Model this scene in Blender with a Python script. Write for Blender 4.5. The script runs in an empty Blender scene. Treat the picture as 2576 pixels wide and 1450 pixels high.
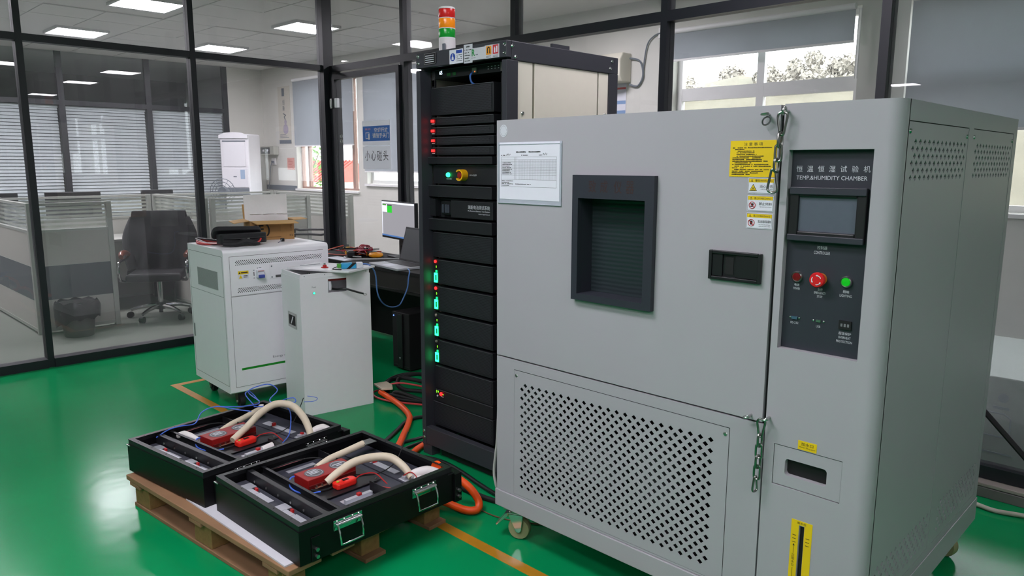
import bpy, bmesh, math, random
from mathutils import Vector, Matrix
random.seed(7)
SC = bpy.context.scene
COL = SC.collection
sin, cos, pi, rad = math.sin, math.cos, math.pi, math.radians

# ---------------------------------------------------------------- camera
cam_data = bpy.data.cameras.new('camera')
cam_data.sensor_width = 36.0
cam_data.lens = 1870.3 / 2576 * 36.0
cam_data.clip_start = 0.05
cam = bpy.data.objects.new('camera', cam_data)
COL.objects.link(cam)
_p, _y, _r = rad(9.494), rad(44.647), rad(0.16)
_fw = Vector((-sin(_y) * cos(_p), cos(_y) * cos(_p), -sin(_p)))
_rt0 = Vector((cos(_y), sin(_y), 0))
_up0 = _rt0.cross(_fw)
_rt = _rt0 * cos(_r) + _up0 * sin(_r)
_up = -_rt0 * sin(_r) + _up0 * cos(_r)
_m = Matrix((_rt, _up, -_fw)).transposed().to_4x4()
_m.translation = Vector((0, 0, 1.5))
cam.matrix_world = _m
SC.camera = cam

# ---------------------------------------------------------------- world, exposure
SC.view_settings.view_transform = 'Standard'
SC.view_settings.look = 'None'
SC.view_settings.gamma = 1.0
SC.view_settings.use_curve_mapping = False
SC.view_settings.exposure = 0.0
try:
    SC.cycles.transparent_max_bounces = 24
    SC.cycles.max_bounces = 8
    SC.cycles.sample_clamp_indirect = 6.0
except Exception:
    pass
world = bpy.data.worlds.new('overcast_sky')
SC.world = world
world.use_nodes = True
_bg = world.node_tree.nodes['Background']
_bg.inputs['Color'].default_value = (0.96, 0.98, 1.0, 1)
_bg.inputs['Strength'].default_value = 9.0
LAMP_LAB = 26.0        # emission strength of the panel lamps above the lab
LAMP_OFFICE = 50.0     # emission strength of the panel lamps in the office

# ---------------------------------------------------------------- helpers
def H(h):
    h = h.lstrip('#')
    if len(h) == 3: h = ''.join(q * 2 for q in h)
    c = [int(h[i:i + 2], 16) / 255 for i in (0, 2, 4)]
    return tuple((x / 12.92 if x <= .04045 else ((x + .055) / 1.055) ** 2.4) for x in c) + (1.0,)

MATS = {}
def mat(name, col, rough=.5, metal=0., nz=.05, ns=25., bump=0., bs=300., emit=None, es=0., spec=.5, coat=0., alpha=None):
    if name in MATS:
        return MATS[name]
    m = bpy.data.materials.new(name)
    m.use_nodes = True
    nt = m.node_tree
    b = nt.nodes['Principled BSDF']
    c = H(col) if isinstance(col, str) else col
    tc = nt.nodes.new('ShaderNodeTexCoord')
    n = nt.nodes.new('ShaderNodeTexNoise')
    n.inputs['Scale'].default_value = ns
    n.inputs['Detail'].default_value = 3
    nt.links.new(tc.outputs['Object'], n.inputs['Vector'])
    mx = nt.nodes.new('ShaderNodeMix')
    mx.data_type = 'RGBA'
    mx.inputs[6].default_value = tuple(x * (1 - nz) for x in c[:3]) + (1,)
    mx.inputs[7].default_value = tuple(min(1, x * (1 + nz)) for x in c[:3]) + (1,)
    nt.links.new(n.outputs['Fac'], mx.inputs[0])
    nt.links.new(mx.outputs[2], b.inputs['Base Color'])
    b.inputs['Roughness'].default_value = rough
    b.inputs['Metallic'].default_value = metal
    b.inputs['Specular IOR Level'].default_value = spec
    if coat:
        b.inputs['Coat Weight'].default_value = coat
        b.inputs['Coat Roughness'].default_value = .08
    if bump:
        n2 = nt.nodes.new('ShaderNodeTexNoise')
        n2.inputs['Scale'].default_value = bs
        n2.inputs['Detail'].default_value = 2
        nt.links.new(tc.outputs['Object'], n2.inputs['Vector'])
        bp = nt.nodes.new('ShaderNodeBump')
        bp.inputs['Strength'].default_value = bump
        bp.inputs['Distance'].default_value = .002
        nt.links.new(n2.outputs['Fac'], bp.inputs['Height'])
        nt.links.new(bp.outputs['Normal'], b.inputs['Normal'])
    if emit:
        b.inputs['Emission Color'].default_value = H(emit) if isinstance(emit, str) else emit
        b.inputs['Emission Strength'].default_value = es
    MATS[name] = m
    return m

def glass_mat(name, tint=(.93, .95, .95), haze=.05, hazecol=(.7, .72, .74), f0=.036, rough=.0):
    """thin sheet of glass: clear, a mirror part by Schlick's law, a film of dust"""
    m = bpy.data.materials.new(name)
    m.use_nodes = True
    nt = m.node_tree
    nt.nodes.clear()
    N = nt.nodes.new
    out = N('ShaderNodeOutputMaterial')
    geo = N('ShaderNodeNewGeometry')
    dot = N('ShaderNodeVectorMath'); dot.operation = 'DOT_PRODUCT'
    nt.links.new(geo.outputs['Normal'], dot.inputs[0]); nt.links.new(geo.outputs['Incoming'], dot.inputs[1])
    def mth(op, a, bval=None):
        k = N('ShaderNodeMath'); k.operation = op
        nt.links.new(a, k.inputs[0])
        if bval is not None:
            k.inputs[1].default_value = bval
        return k
    a = mth('ABSOLUTE', dot.outputs['Value'])
    inv = N('ShaderNodeMath'); inv.operation = 'SUBTRACT'; inv.inputs[0].default_value = 1
    nt.links.new(a.outputs[0], inv.inputs[1])
    p5 = mth('POWER', inv.outputs[0], 5)
    ml = mth('MULTIPLY', p5.outputs[0], 1 - f0)
    ad = mth('ADD', ml.outputs[0], f0)
    tr = N('ShaderNodeBsdfTransparent'); tr.inputs['Color'].default_value = tint + (1,)
    df0 = N('ShaderNodeBsdfDiffuse'); df0.inputs['Color'].default_value = hazecol + (1,)
    dtl = N('ShaderNodeBsdfTranslucent'); dtl.inputs['Color'].default_value = hazecol + (1,)
    df = N('ShaderNodeMixShader'); nt.links.new(df0.outputs[0], df.inputs[1]); nt.links.new(dtl.outputs[0], df.inputs[2])
    gl = N('ShaderNodeBsdfGlossy'); gl.inputs['Roughness'].default_value = rough
    tc = N('ShaderNodeTexCoord'); nz = N('ShaderNodeTexNoise')
    nz.inputs['Scale'].default_value = 1.7; nz.inputs['Detail'].default_value = 5
    nt.links.new(tc.outputs['Object'], nz.inputs['Vector'])
    rmp = N('ShaderNodeMapRange'); rmp.inputs[1].default_value = .35; rmp.inputs[2].default_value = .7
    rmp.inputs[3].default_value = haze * .5; rmp.inputs[4].default_value = haze * 1.5
    nt.links.new(nz.outputs['Fac'], rmp.inputs[0])
    m1 = N('ShaderNodeMixShader'); m2 = N('ShaderNodeMixShader')
    nt.links.new(rmp.outputs[0], m1.inputs[0]); nt.links.new(tr.outputs[0], m1.inputs[1]); nt.links.new(df.outputs[0], m1.inputs[2])
    nt.links.new(ad.outputs[0], m2.inputs[0]); nt.links.new(m1.outputs[0], m2.inputs[1]); nt.links.new(gl.outputs[0], m2.inputs[2])
    nt.links.new(m2.outputs[0], out.inputs[0])
    MATS[name] = m
    return m

def perf_mat(name, col, pitch=.0088, r=.32, rough=.5, axes=(0, 2), hole='#050506'):
    """sheet metal with staggered punched holes too small to model one by one"""
    m = mat(name, col, rough)
    nt = m.node_tree
    N = nt.nodes.new
    b = nt.nodes['Principled BSDF']
    tc = next(n for n in nt.nodes if n.type == 'TEX_COORD')
    sp = N('ShaderNodeSeparateXYZ'); nt.links.new(tc.outputs['Object'], sp.inputs[0])
    def mm(op, a, c=None, d=None):
        k = N('ShaderNodeMath'); k.operation = op
        for i, v in enumerate((a, c)):
            if v is None: continue
            if isinstance(v, (int, float)): k.inputs[i].default_value = v
            else: nt.links.new(v, k.inputs[i])
        return k.outputs[0]
    u = mm('DIVIDE', sp.outputs[axes[0]], pitch); v = mm('DIVIDE', sp.outputs[axes[1]], pitch * .866)
    row = mm('FLOOR', v); odd = mm('MODULO', row, 2.); u2 = mm('ADD', u, mm('MULTIPLY', odd, .5))
    fu = mm('SUBTRACT', mm('FRACT', u2), .5); fv = mm('SUBTRACT', mm('FRACT', v), .5)
    d2 = mm('ADD', mm('MULTIPLY', fu, fu), mm('MULTIPLY', fv, fv))
    f = mm('LESS_THAN', d2, r * r)
    mx = N('ShaderNodeMix'); mx.data_type = 'RGBA'
    src = b.inputs['Base Color'].links[0].from_socket
    nt.links.new(f, mx.inputs[0]); nt.links.new(src, mx.inputs[6]); mx.inputs[7].default_value = H(hole)
    nt.links.new(mx.outputs[2], b.inputs['Base Color'])
    return m

def thin(m, col, fac):
    """let a thin sheet pass some light from behind"""
    nt = m.node_tree
    t = nt.nodes.new('ShaderNodeBsdfTranslucent'); t.inputs[0].default_value = col
    x = nt.nodes.new('ShaderNodeMixShader'); x.inputs[0].default_value = fac
    nt.links.new(nt.nodes['Principled BSDF'].outputs[0], x.inputs[1]); nt.links.new(t.outputs[0], x.inputs[2])
    nt.links.new(x.outputs[0], nt.nodes['Material Output'].inputs[0])
    return m

def link(o, parent=None):
    COL.objects.link(o)
    if parent is not None:
        o.parent = parent
    return o

def tag(o, label=None, cat=None, group=None, kind=None):
    if label: o['label'] = label
    if cat: o['category'] = cat
    if group: o['group'] = group
    if kind: o['kind'] = kind
    return o

def thing(name, label, cat, loc=(0, 0, 0), rz=0., group=None, kind=None):
    o = bpy.data.objects.new(name, None)
    o.empty_display_size = .1
    link(o)
    o.location = loc
    o.rotation_euler = (0, 0, rad(rz))
    return tag(o, label, cat, group, kind)

class M:
    def __init__(s):
        s.v, s.f, s.mi, s.sm = [], [], [], []
        s.cm, s.cs = 0, False
    def add(s, vs, fs, sm=None):
        k = len(s.v)
        s.v += [tuple(p) for p in vs]
        for q in fs:
            s.f.append([i + k for i in q]); s.mi.append(s.cm); s.sm.append(s.cs if sm is None else sm)
        return s
    def box(s, x0, x1, y0, y1, z0, z1):
        return s.add([(x0, y0, z0), (x1, y0, z0), (x1, y1, z0), (x0, y1, z0), (x0, y0, z1), (x1, y0, z1), (x1, y1, z1), (x0, y1, z1)],
                     [(3, 2, 1, 0), (4, 5, 6, 7), (0, 1, 5, 4), (1, 2, 6, 5), (2, 3, 7, 6), (3, 0, 4, 7)], False)
    def frame(s, x0, x1, z0, z1, w, y0, y1, wb=None, wt=None):
        """rectangular ring in the xz plane, thickness y0..y1"""
        wb = w if wb is None else wb; wt = w if wt is None else wt
        s.box(x0, x0 + w, y0, y1, z0, z1); s.box(x1 - w, x1, y0, y1, z0, z1)
        s.box(x0 + w, x1 - w, y0, y1, z0, z0 + wb); s.box(x0 + w, x1 - w, y0, y1, z1 - wt, z1)
        return s
    def prism(s, poly, d0, d1, axis='z', smooth=False):
        """polygon (a,b) extruded along an axis; (a,b) = xy for z, xz for y, yz for x"""
        n = len(poly)
        def P(a, b, d):
            return (a, b, d) if axis == 'z' else ((a, d, b) if axis == 'y' else (d, a, b))
        vs = [P(a, b, d0) for a, b in poly] + [P(a, b, d1) for a, b in poly]
        s.add(vs, [list(range(n))[::-1], list(range(n, 2 * n))], False)
        k = len(s.v) - 2 * n
        for i in range(n):
            j = (i + 1) % n
            s.f.append([k + i, k + j, k + n + j, k + n + i]); s.mi.append(s.cm); s.sm.append(smooth and math.dist(poly[i], poly[j]) < .02)
        return s
    def cyl(s, p0, p1, r0, r1=None, n=16, cap=True):
        r1 = r0 if r1 is None else r1
        p0, p1 = Vector(p0), Vector(p1)
        d = (p1 - p0).normalized()
        a = d.orthogonal().normalized(); b = d.cross(a)
        vs = [p0 + (a * cos(2 * pi * i / n) + b * sin(2 * pi * i / n)) * r0 for i in range(n)] + \
             [p1 + (a * cos(2 * pi * i / n) + b * sin(2 * pi * i / n)) * r1 for i in range(n)]
        s.add(vs, [(i, (i + 1) % n, n + (i + 1) % n, n + i) for i in range(n)], True)
        if cap:
            k = len(s.v) - 2 * n
            s.f.append([k + i for i in range(n)][::-1]); s.f.append([k + n + i for i in range(n)])
            s.mi += [s.cm] * 2; s.sm += [False] * 2
        return s
    def tube(s, pts, r, n=8, sub=6, closed=False, cap=True):
        P = [Vector(p) for p in pts]
        rs = r if isinstance(r, (list, tuple)) else [r] * len(P)
        if sub > 1:
            Q, RR = [], []
            m = len(P)
            rng = range(m) if closed else range(m - 1)
            for i in rng:
                if closed:
                    a, b, c, d = P[i - 1], P[i], P[(i + 1) % m], P[(i + 2) % m]
                else:
                    a, b, c, d = P[max(i - 1, 0)], P[i], P[i + 1], P[min(i + 2, m - 1)]
                for k in range(sub):
                    t = k / sub
                    Q.append(.5 * ((2 * b) + (c - a) * t + (2 * a - 5 * b + 4 * c - d) * t * t + (3 * b - a - 3 * c + d) * t ** 3))
                    RR.append(rs[i] * (1 - t) + rs[(i + 1) % m] * t)
            if not closed:
                Q.append(P[-1]); RR.append(rs[-1])
            P, rs = Q, RR
        m = len(P)
        nrm = None
        vs = []
        for i in range(m):
            if closed: t = P[(i + 1) % m] - P[i - 1]
            else: t = P[min(i + 1, m - 1)] - P[max(i - 1, 0)]
            if t.length < 1e-9: t = Vector((0, 0, 1))
            t.normalize()
            if nrm is None: nrm = t.orthogonal().normalized()
            else:
                nrm = nrm - t * nrm.dot(t)
                nrm = nrm.normalized() if nrm.length > 1e-6 else t.orthogonal().normalized()
            b = t.cross(nrm)
            vs += [P[i] + (nrm * cos(2 * pi * j / n) + b * sin(2 * pi * j / n)) * rs[i] for j in range(n)]
        fs = []
        for i in range(m if closed else m - 1):
            i2 = (i + 1) % m
            for j in range(n):
                j2 = (j + 1) % n
                fs.append((i * n + j, i * n + j2, i2 * n + j2, i2 * n + j))
        if not closed and cap:
            fs.append(tuple(range(n))[::-1]); fs.append(tuple((m - 1) * n + j for j in range(n)))
        return s.add(vs, fs, True)
    def lathe(s, prof, c=(0, 0), n=24, axis='z', smooth=True):
        """profile of (radius, height) turned about an axis through c"""
        vs = []
        for r, h in prof:
            for i in range(n):
                a, b = r * cos(2 * pi * i / n), r * sin(2 * pi * i / n)
                if axis == 'z': vs.append((c[0] + a, c[1] + b, h))
                elif axis == 'y': vs.append((c[0] + a, h, c[1] - b))
                else: vs.append((h, c[0] + a, c[1] + b))
        m = len(prof)
        fs = [(i * n + j, i * n + (j + 1) % n, (i + 1) * n + (j + 1) % n, (i + 1) * n + j) for i in range(m - 1) for j in range(n)]
        s.add(vs, fs, smooth)
        k = len(s.v) - m * n
        for i, rev in ((0, True), (m - 1, False)):
            if prof[i][0] > 1e-5:
                q = [k + i * n + j for j in range(n)]
                s.f.append(q[::-1] if rev else q); s.mi.append(s.cm); s.sm.append(False)
        return s
    def holes(s, x0, x1, z0, z1, cols, rows, cw, ch, hw, hh, gx0, gz0, y, dep, nside=4, T=None):
        """plate x0..x1 by z0..z1 facing -y at y, with a staggered field of real holes.
        field starts at gx0,gz0 with cells cw x ch; odd rows shifted half a cell"""
        def q(a, b, c, d):
            s.add([(a, y, c), (b, y, c), (b, y, d), (a, y, d)], [(0, 1, 2, 3)], False)
        gx1 = gx0 + cols * cw + cw / 2; gz1 = gz0 + rows * ch
        if gz0 > z0: q(x0, x1, z0, gz0)
        if gz1 < z1: q(x0, x1, gz1, z1)
        for r in range(rows):
            off = cw / 2 if r % 2 else 0
            za, zb = gz0 + r * ch, gz0 + (r + 1) * ch
            q(x0, gx0 + off, za, zb); q(gx0 + off + cols * cw, x1, za, zb)
            for c in range(cols):
                xa = gx0 + off + c * cw; xb = xa + cw
                mx, mz = (xa + xb) / 2, (za + zb) / 2
                if nside == 4:
                    # diamond may touch the row border: hh < ch/2
                    hp = [(mx, mz - hh), (mx + hw, mz), (mx, mz + hh), (mx - hw, mz)]
                    vs = [(xa, y, za), (xb, y, za), (xb, y, zb), (xa, y, zb)] + [(a, y, b) for a, b in hp] + [(a, y + dep, b) for a, b in hp]
                    fs = [(0, 1, 5, 4), (1, 2, 6, 5), (2, 3, 7, 6), (3, 0, 4, 7)]
                    fs += [(4 + i, 4 + (i + 1) % 4, 8 + (i + 1) % 4, 8 + i) for i in range(4)]
                else:
                    hp = [(mx + hw * cos(rad(22.5 + 45 * k)), mz + hh * sin(rad(22.5 + 45 * k))) for k in range(8)]
                    vs = [(xb, y, zb), (xa, y, zb), (xa, y, za), (xb, y, za)] + [(a, y, b) for a, b in hp] + [(a, y + dep, b) for a, b in hp]
                    fs = [(1, 0, 5, 6), (2, 1, 7, 8), (3, 2, 9, 10), (0, 3, 11, 4), (0, 4, 5), (1, 6, 7), (2, 8, 9), (3, 10, 11)]
                    fs = [f[::-1] if len(f) == 3 else f for f in fs]
                    fs += [(4 + (i + 1) % 8, 4 + i, 12 + i, 12 + (i + 1) % 8) for i in range(8)]
                s.add(vs, fs, False)
        return s
    def xf(s, mtx, start=0):
        s.v = s.v[:start] + [tuple(mtx @ Vector(p)) for p in s.v[start:]]
        return s
    def build(s, name, mats, parent=None, bevel=0., seg=2, loc=None, rot=None):
        me = bpy.data.meshes.new(name)
        me.from_pydata(s.v, [], s.f)
        for m_ in (mats if isinstance(mats, (list, tuple)) else [mats]):
            me.materials.append(m_)
        me.polygons.foreach_set('material_index', s.mi)
        me.polygons.foreach_set('use_smooth', s.sm)
        if any(s.sm): me.set_sharp_from_angle(angle=rad(42))
        me.update()
        o = bpy.data.objects.new(name, me)
        link(o, parent)
        if loc: o.location = loc
        if rot: o.rotation_euler = rot
        if bevel:
            bv = o.modifiers.new('edge', 'BEVEL')
            bv.width = bevel; bv.segments = seg; bv.limit_method = 'ANGLE'; bv.angle_limit = rad(40)
        return o

def copy_obj(o, parent, loc=None, rot=None):
    c = o.copy()
    COL.objects.link(c)
    c.parent = parent
    if loc is not None: c.location = loc
    if rot is not None: c.rotation_euler = rot
    return c

def copy_tree(o, parent=None):
    c = o.copy()
    COL.objects.link(c)
    c.parent = parent
    for ch in list(o.children):
        copy_tree(ch, c)
    return c

_TX = {}
def text(body, w, h, at, face, m, parent, name='lettering', align='c', ex=.0004, bold=0.):
    """flat lettering fitted to w (h: line height, used when w is None). face: '-y', '+x' or '+z'"""
    key = (body, bold)
    if key not in _TX:
        cu = bpy.data.curves.new('tmp_text', 'FONT')
        cu.body = body
        cu.align_x = 'CENTER'
        cu.resolution_u = 2
        cu.offset = bold
        ob = bpy.data.objects.new('tmp_text', cu)
        COL.objects.link(ob)
        dg = bpy.context.evaluated_depsgraph_get()
        dg.update()
        me = bpy.data.meshes.new_from_object(ob.evaluated_get(dg))
        bpy.data.objects.remove(ob); bpy.data.curves.remove(cu)
        _TX[key] = me
    src = _TX[key]
    if not len(src.vertices):
        return None
    co = [v.co.copy() for v in src.vertices]
    x0, x1 = min(c.x for c in co), max(c.x for c in co)
    y0, y1 = min(c.y for c in co), max(c.y for c in co)
    sx = (w / (x1 - x0)) if w else None
    sy = (h / (y1 - y0)) if h else None
    sx = sx or sy; sy = sy or sx
    me = src.copy()
    me.name = name
    cx, cy = (x0 + x1) / 2, (y0 + y1) / 2
    for v in me.vertices:
        a, b = (v.co.x - cx) * sx, (v.co.y - cy) * sy
        if face == '-y': v.co = (a, 0, b)
        elif face == '+x': v.co = (0, a, b)
        else: v.co = (a, b, 0)
    me.materials.clear(); me.materials.append(m)
    o = bpy.data.objects.new(name, me)
    link(o, parent)
    o.location = at
    return o

# ---------------------------------------------------------------- materials
m_floor = mat('green_epoxy', '#078a50', .17, nz=.12, ns=2.2, bump=.35, bs=9., spec=.15)
m_line = mat('yellow_line_paint', '#b07a1c', .35, nz=.16, ns=18.)
m_carpet = mat('office_carpet', '#70756c', .95, nz=.25, ns=220., bump=.5, bs=500.)
m_frame = mat('dark_aluminium', '#191b22', .45, nz=.08)
m_wall = mat('wall_paint', '#d3d2cb', .8, nz=.03, ns=5.)
m_labwall = mat('lab_wall_paint', '#c3c3be', .8, nz=.03, ns=5.)
m_ceil = mat('ceiling_board', '#d4d2cf', .9, nz=.06, ns=60., bump=.3, bs=120.)
m_glass = glass_mat('pane_glass', haze=.028, tint=(.95, .955, .96), hazecol=(.8, .8, .83))
m_glass_top = glass_mat('dusty_veiled_glass', haze=.085, tint=(.95, .955, .96), hazecol=(.8, .8, .83))  # dust haze raised to paint the bright veil of lamp glare
m_glass_far = glass_mat('office_glass', haze=.03)
m_winglass = glass_mat('window_glass', haze=.02)
m_white = mat('white_powder_coat', '#e9e8ec', .38, nz=.02, bump=.05, bs=900.)
m_cham = mat('warm_grey_paint', '#a7a5aa', .42, nz=.025, ns=6., bump=.05, bs=700.)
m_rack = mat('charcoal_paint', '#33343b', .5, nz=.06, bump=.08, bs=900.)
m_black = mat('black_plastic', '#131417', .45, nz=.08)
m_dark = mat('matt_black', '#0b0b0d', .7, nz=.1)
m_panel = mat('slate_panel', '#2b2e37', .5, nz=.05, bump=.05, bs=900.)
m_steel = mat('steel', '#b9bab8', .28, 1., nz=.06)
m_chrome = mat('chrome', '#d8d8da', .12, 1., nz=.03)
m_ink = mat('black_ink', '#151515', .7)
m_wtext = mat('white_print', '#c9ccd2', .6)
m_paper = mat('paper', '#dcdde6', .8, nz=.015)
m_yel = mat('yellow_vinyl', '#e8c512', .45, nz=.03)
m_red = mat('red_plastic', '#b81b1c', .35, nz=.05)
m_green_led = mat('green_led', '#0a4', .3, emit='#10ff70', es=3.0)
m_green_glow = mat('green_glow', '#0a4', .3, emit='#20ff80', es=7.0)
m_red_led = mat('red_led', '#a00', .3, emit='#ff1a1a', es=6.0)
m_brown = mat('brown_ink', '#38221f', .6)
# ================================================================ THE SETTING
ZC = 3.12                      # ceiling
XL, YB, YO, XF = -6.2, 3.845, 6.5, -12.65   # left glass wall, back glass wall, outer wall, far glass wall

def struct(o):
    o['kind'] = 'structure'
    return o

floor = struct(M().box(XL, 5, -10, YB, -.1, 0).build('floor', m_floor))
M().box(-5.10, -1.2, 1.845, 1.895, .0002, .0016).build('marking_line', m_line, floor)
M().box(-5.10, -5.05, 1.895, 2.30, .0002, .0016).build('marking_line', m_line, floor)
floor2 = M()
floor2.box(-16, XL, -10, YO, -.1, 0); floor2.box(XL, 5, YB, YO, -.1, 0)
struct(floor2.build('floor', m_carpet))

ceil = struct(M().box(-16, 5, -10, YO, ZC, ZC + .12).build('ceiling', m_ceil))
LAMPS_OFFICE = [(-8.28, 3.05), (-10.65, 3.05), (-10.65, 4.87), (-8.28, 4.87), (-8.28, 1.2), (-10.65, 1.2), (-8.28, -.65), (-10.65, -.65), (-4.6, 5.1)]
tile = None
for i in range(11):
    for j in range(14):
        cx, cy = -12.35 + .6 * i, 6.2 - .6 * j
        if cx > -6.4 or any(abs(cx - a) < .55 and abs(cy - b) < .55 for a, b in LAMPS_OFFICE) or cy < 1.0:
            continue
        if tile is None:
            tile = M().box(-.292, .292, -.292, .292, -.012, -.002).build('ceiling_tile', m_ceil, ceil, loc=(cx, cy, ZC))
        else:
            copy_obj(tile, ceil, loc=(cx, cy, ZC))

# ---- left glass partition (plane x = XL)
wl = struct(thing('wall_left', None, None)); del_keys = None
POSTS_L = [-2.2, -1.0, .2, 1.405, 2.605]
def part_box(name, m, parent, *b, bevel=0.):
    return M().box(*b).build(name, m, parent, bevel)
for y in POSTS_L:
    part_box('post', m_frame, wl, XL - .07, XL + .012, y - .022, y + .022, 0, ZC)
part_box('corner_post', m_frame, wl, XL - .07, XL + .035, 3.785, 3.885, 0, ZC)
edges = [-10] + POSTS_L + [3.807]
for a, b in zip(edges[:-1], edges[1:]):
    y0 = a + (.022 if a > -10 else 0); y1 = b - .022
    part_box('rail', m_frame, wl, XL - .065, XL + .01, y0, y1, 2.335, 2.385)
    part_box('sill', m_frame, wl, XL - .07, XL + .03, y0, y1, 0, .065)
    part_box('pane', m_glass, wl, XL - .034, XL - .028, y0, y1, .065, 2.335)
    part_box('pane', m_glass_top, wl, XL - .034, XL - .028, y0, y1, 2.385, ZC)

# ---- back glass partition (plane y = YB)
wb = struct(thing('wall_back', None, None))
POSTS_B = [-5.07, -3.80, -2.56, -1.325, -.09, 1.15, 2.4, 3.7]
for x in POSTS_B:
    part_box('post', m_frame, wb, x - .022, x + .022, YB, YB + .085, 0, ZC)
edges = [XL + .035] + POSTS_B + [5]
for k, (a, b) in enumerate(zip(edges[:-1], edges[1:])):
    x0 = a + (.022 if k else 0); x1 = b - (.022 if b < 5 else 0)
    part_box('rail', m_frame, wb, x0, x1, YB, YB + .075, 2.32, 2.38)
    part_box('pane', m_glass_top, wb, x0, x1, YB + .036, YB + .042, 2.38, ZC)
    if k:
        part_box('sill', m_frame, wb, x0, x1, YB, YB + .08, .07, .13)
        part_box('pane', m_glass if x0 < -1.4 else m_glass_top, wb, x0, x1, YB + .036, YB + .042, .13, 2.32)
m_tile = mat('curb_tile', '#6d6a68', .35, nz=.12, ns=9.)
m_tilecap = mat('curb_cap_tile', '#9a918b', .35, nz=.12, ns=9.)
ct = cp = None
for k in range(33):          # tiled kerb under the back partition
    x = -5.04 + .304 * k
    if ct is None:
        ct = M().box(0, .30, YB - .055, YB + .09, 0, .048).build('kerb_tile', m_tile, wb, .003, loc=(x, 0, 0))
        cp = M().box(0, .30, YB - .055, YB + .09, .051, .068).build('kerb_cap_tile', m_tilecap, wb, .003, loc=(x, 0, 0))
    else:
        copy_obj(ct, wb, loc=(x, 0, 0)); copy_obj(cp, wb, loc=(x, 0, 0))

# ---- glass door in the back partition
dr = struct(thing('door_1', None, None, (XL, YB, 0)))
part_box('door_jamb', m_frame, dr, .04, .10, -.01, .08, 0, 2.32)
part_box('door_stile', m_frame, dr, .10, .135, -.02, .03, .02, 2.30)
part_box('door_stile', m_frame, dr, 1.065, 1.107, -.02, .03, .02, 2.30)
part_box('door_rail', m_frame, dr, .135, 1.065, -.02, .03, 2.25, 2.30)
part_box('door_rail', m_frame, dr, .135, 1.065, -.02, .03, .02, .12)
part_box('pane', m_glass, dr, .135, 1.065, .002, .008, .12, 2.25)
hg = M().box(.078, .108, -.034, -.021, 1.995, 2.085); hg.cyl((.093, -.036, 2.01), (.093, -.036, 2.07), .008)
hg.build('hinge', m_steel, dr, .002)
M().box(.145, .185, -.03, .0015, 2.0, 2.085).build('contact_sensor', mat('sensor_white', '#e6e6ea', .4), dr, .006)
for z in (1.745, 1.70):
    rg = M(); rg.tube([(.20 + .016 * cos(t), -.004, z + .016 * sin(t)) for t in [k * pi / 6 for k in range(12)]], .004, 6, 2, True)
    rg.build('bolt_ring', m_steel, dr)

# ---- outer wall with its windows (plane y = YO)
wo = M()
HOLES = [(-11.53, -9.70, 1.08, 2.80), (-9.48, -7.70, 1.20, 2.80), (-4.20, -2.43, 1.15, 2.78), (-2.06, .60, 1.15, 2.78)]
x = -16.0
for a, b, z0, z1 in HOLES:
    wo.box(x, a, YO, YO + .22, 0, ZC); wo.box(a, b, YO, YO + .22, 0, z0); wo.box(a, b, YO, YO + .22, z1, ZC); x = b
wo.box(x, 5, YO, YO + .22, 0, ZC)
struct(wo.build('wall_outer', m_wall))
m_wframe = mat('window_frame_white', '#ecebea', .5, nz=.03)
m_wframe2 = mat('window_frame_brown', '#a08074', .5, nz=.1)
def window(n, a, b, z0, z1, muls, trans, mfr=m_wframe, w=.05):
    wn = struct(thing('window_%d' % n, None, None, ((a + b) / 2, YO + .12, z0)))
    cx = (a + b) / 2; hw = (b - a) / 2; h = z1 - z0
    M().frame(-hw, hw, 0, h, w, -.03, .03).build('window_frame', mfr, wn)
    xs = [-hw + w] + [v - cx for m0, m1 in muls for v in (m0, m1)] + [hw - w]
    zs = [w] + [v - z0 for t0, t1 in trans for v in (t0, t1)] + [h - w]
    for m0, m1 in muls:
        part_box('mullion', mfr, wn, m0 - cx, m1 - cx, -.028, .028, w, h - w)
    for i in range(0, len(xs), 2):
        for t0, t1 in trans:
            part_box('transom', mfr, wn, xs[i], xs[i + 1], -.027, .027, t0 - z0, t1 - z0)
        for j in range(0, len(zs), 2):
            part_box('pane', m_winglass, wn, xs[i], xs[i + 1], -.003, .003, zs[j], zs[j + 1])
    part_box('window_sill', m_wframe, wn, -hw - .02, hw + .02, -.16, -.05, -.035, -.004)
window(1, -11.53, -9.70, 1.08, 2.80, [(-11.32, -11.27), (-10.0, -9.93)], [], m_wframe2, .03)
window(2, -9.48, -7.70, 1.20, 2.80, [(-8.62, -8.55)], [])
window(3, -4.20, -2.43, 1.15, 2.78, [(-3.36, -3.29)], [(2.115, 2.235)], w=.055)
window(4, -2.06, .60, 1.15, 2.78, [(-.78, -.71)], [(2.115, 2.235)], w=.05)

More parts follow.
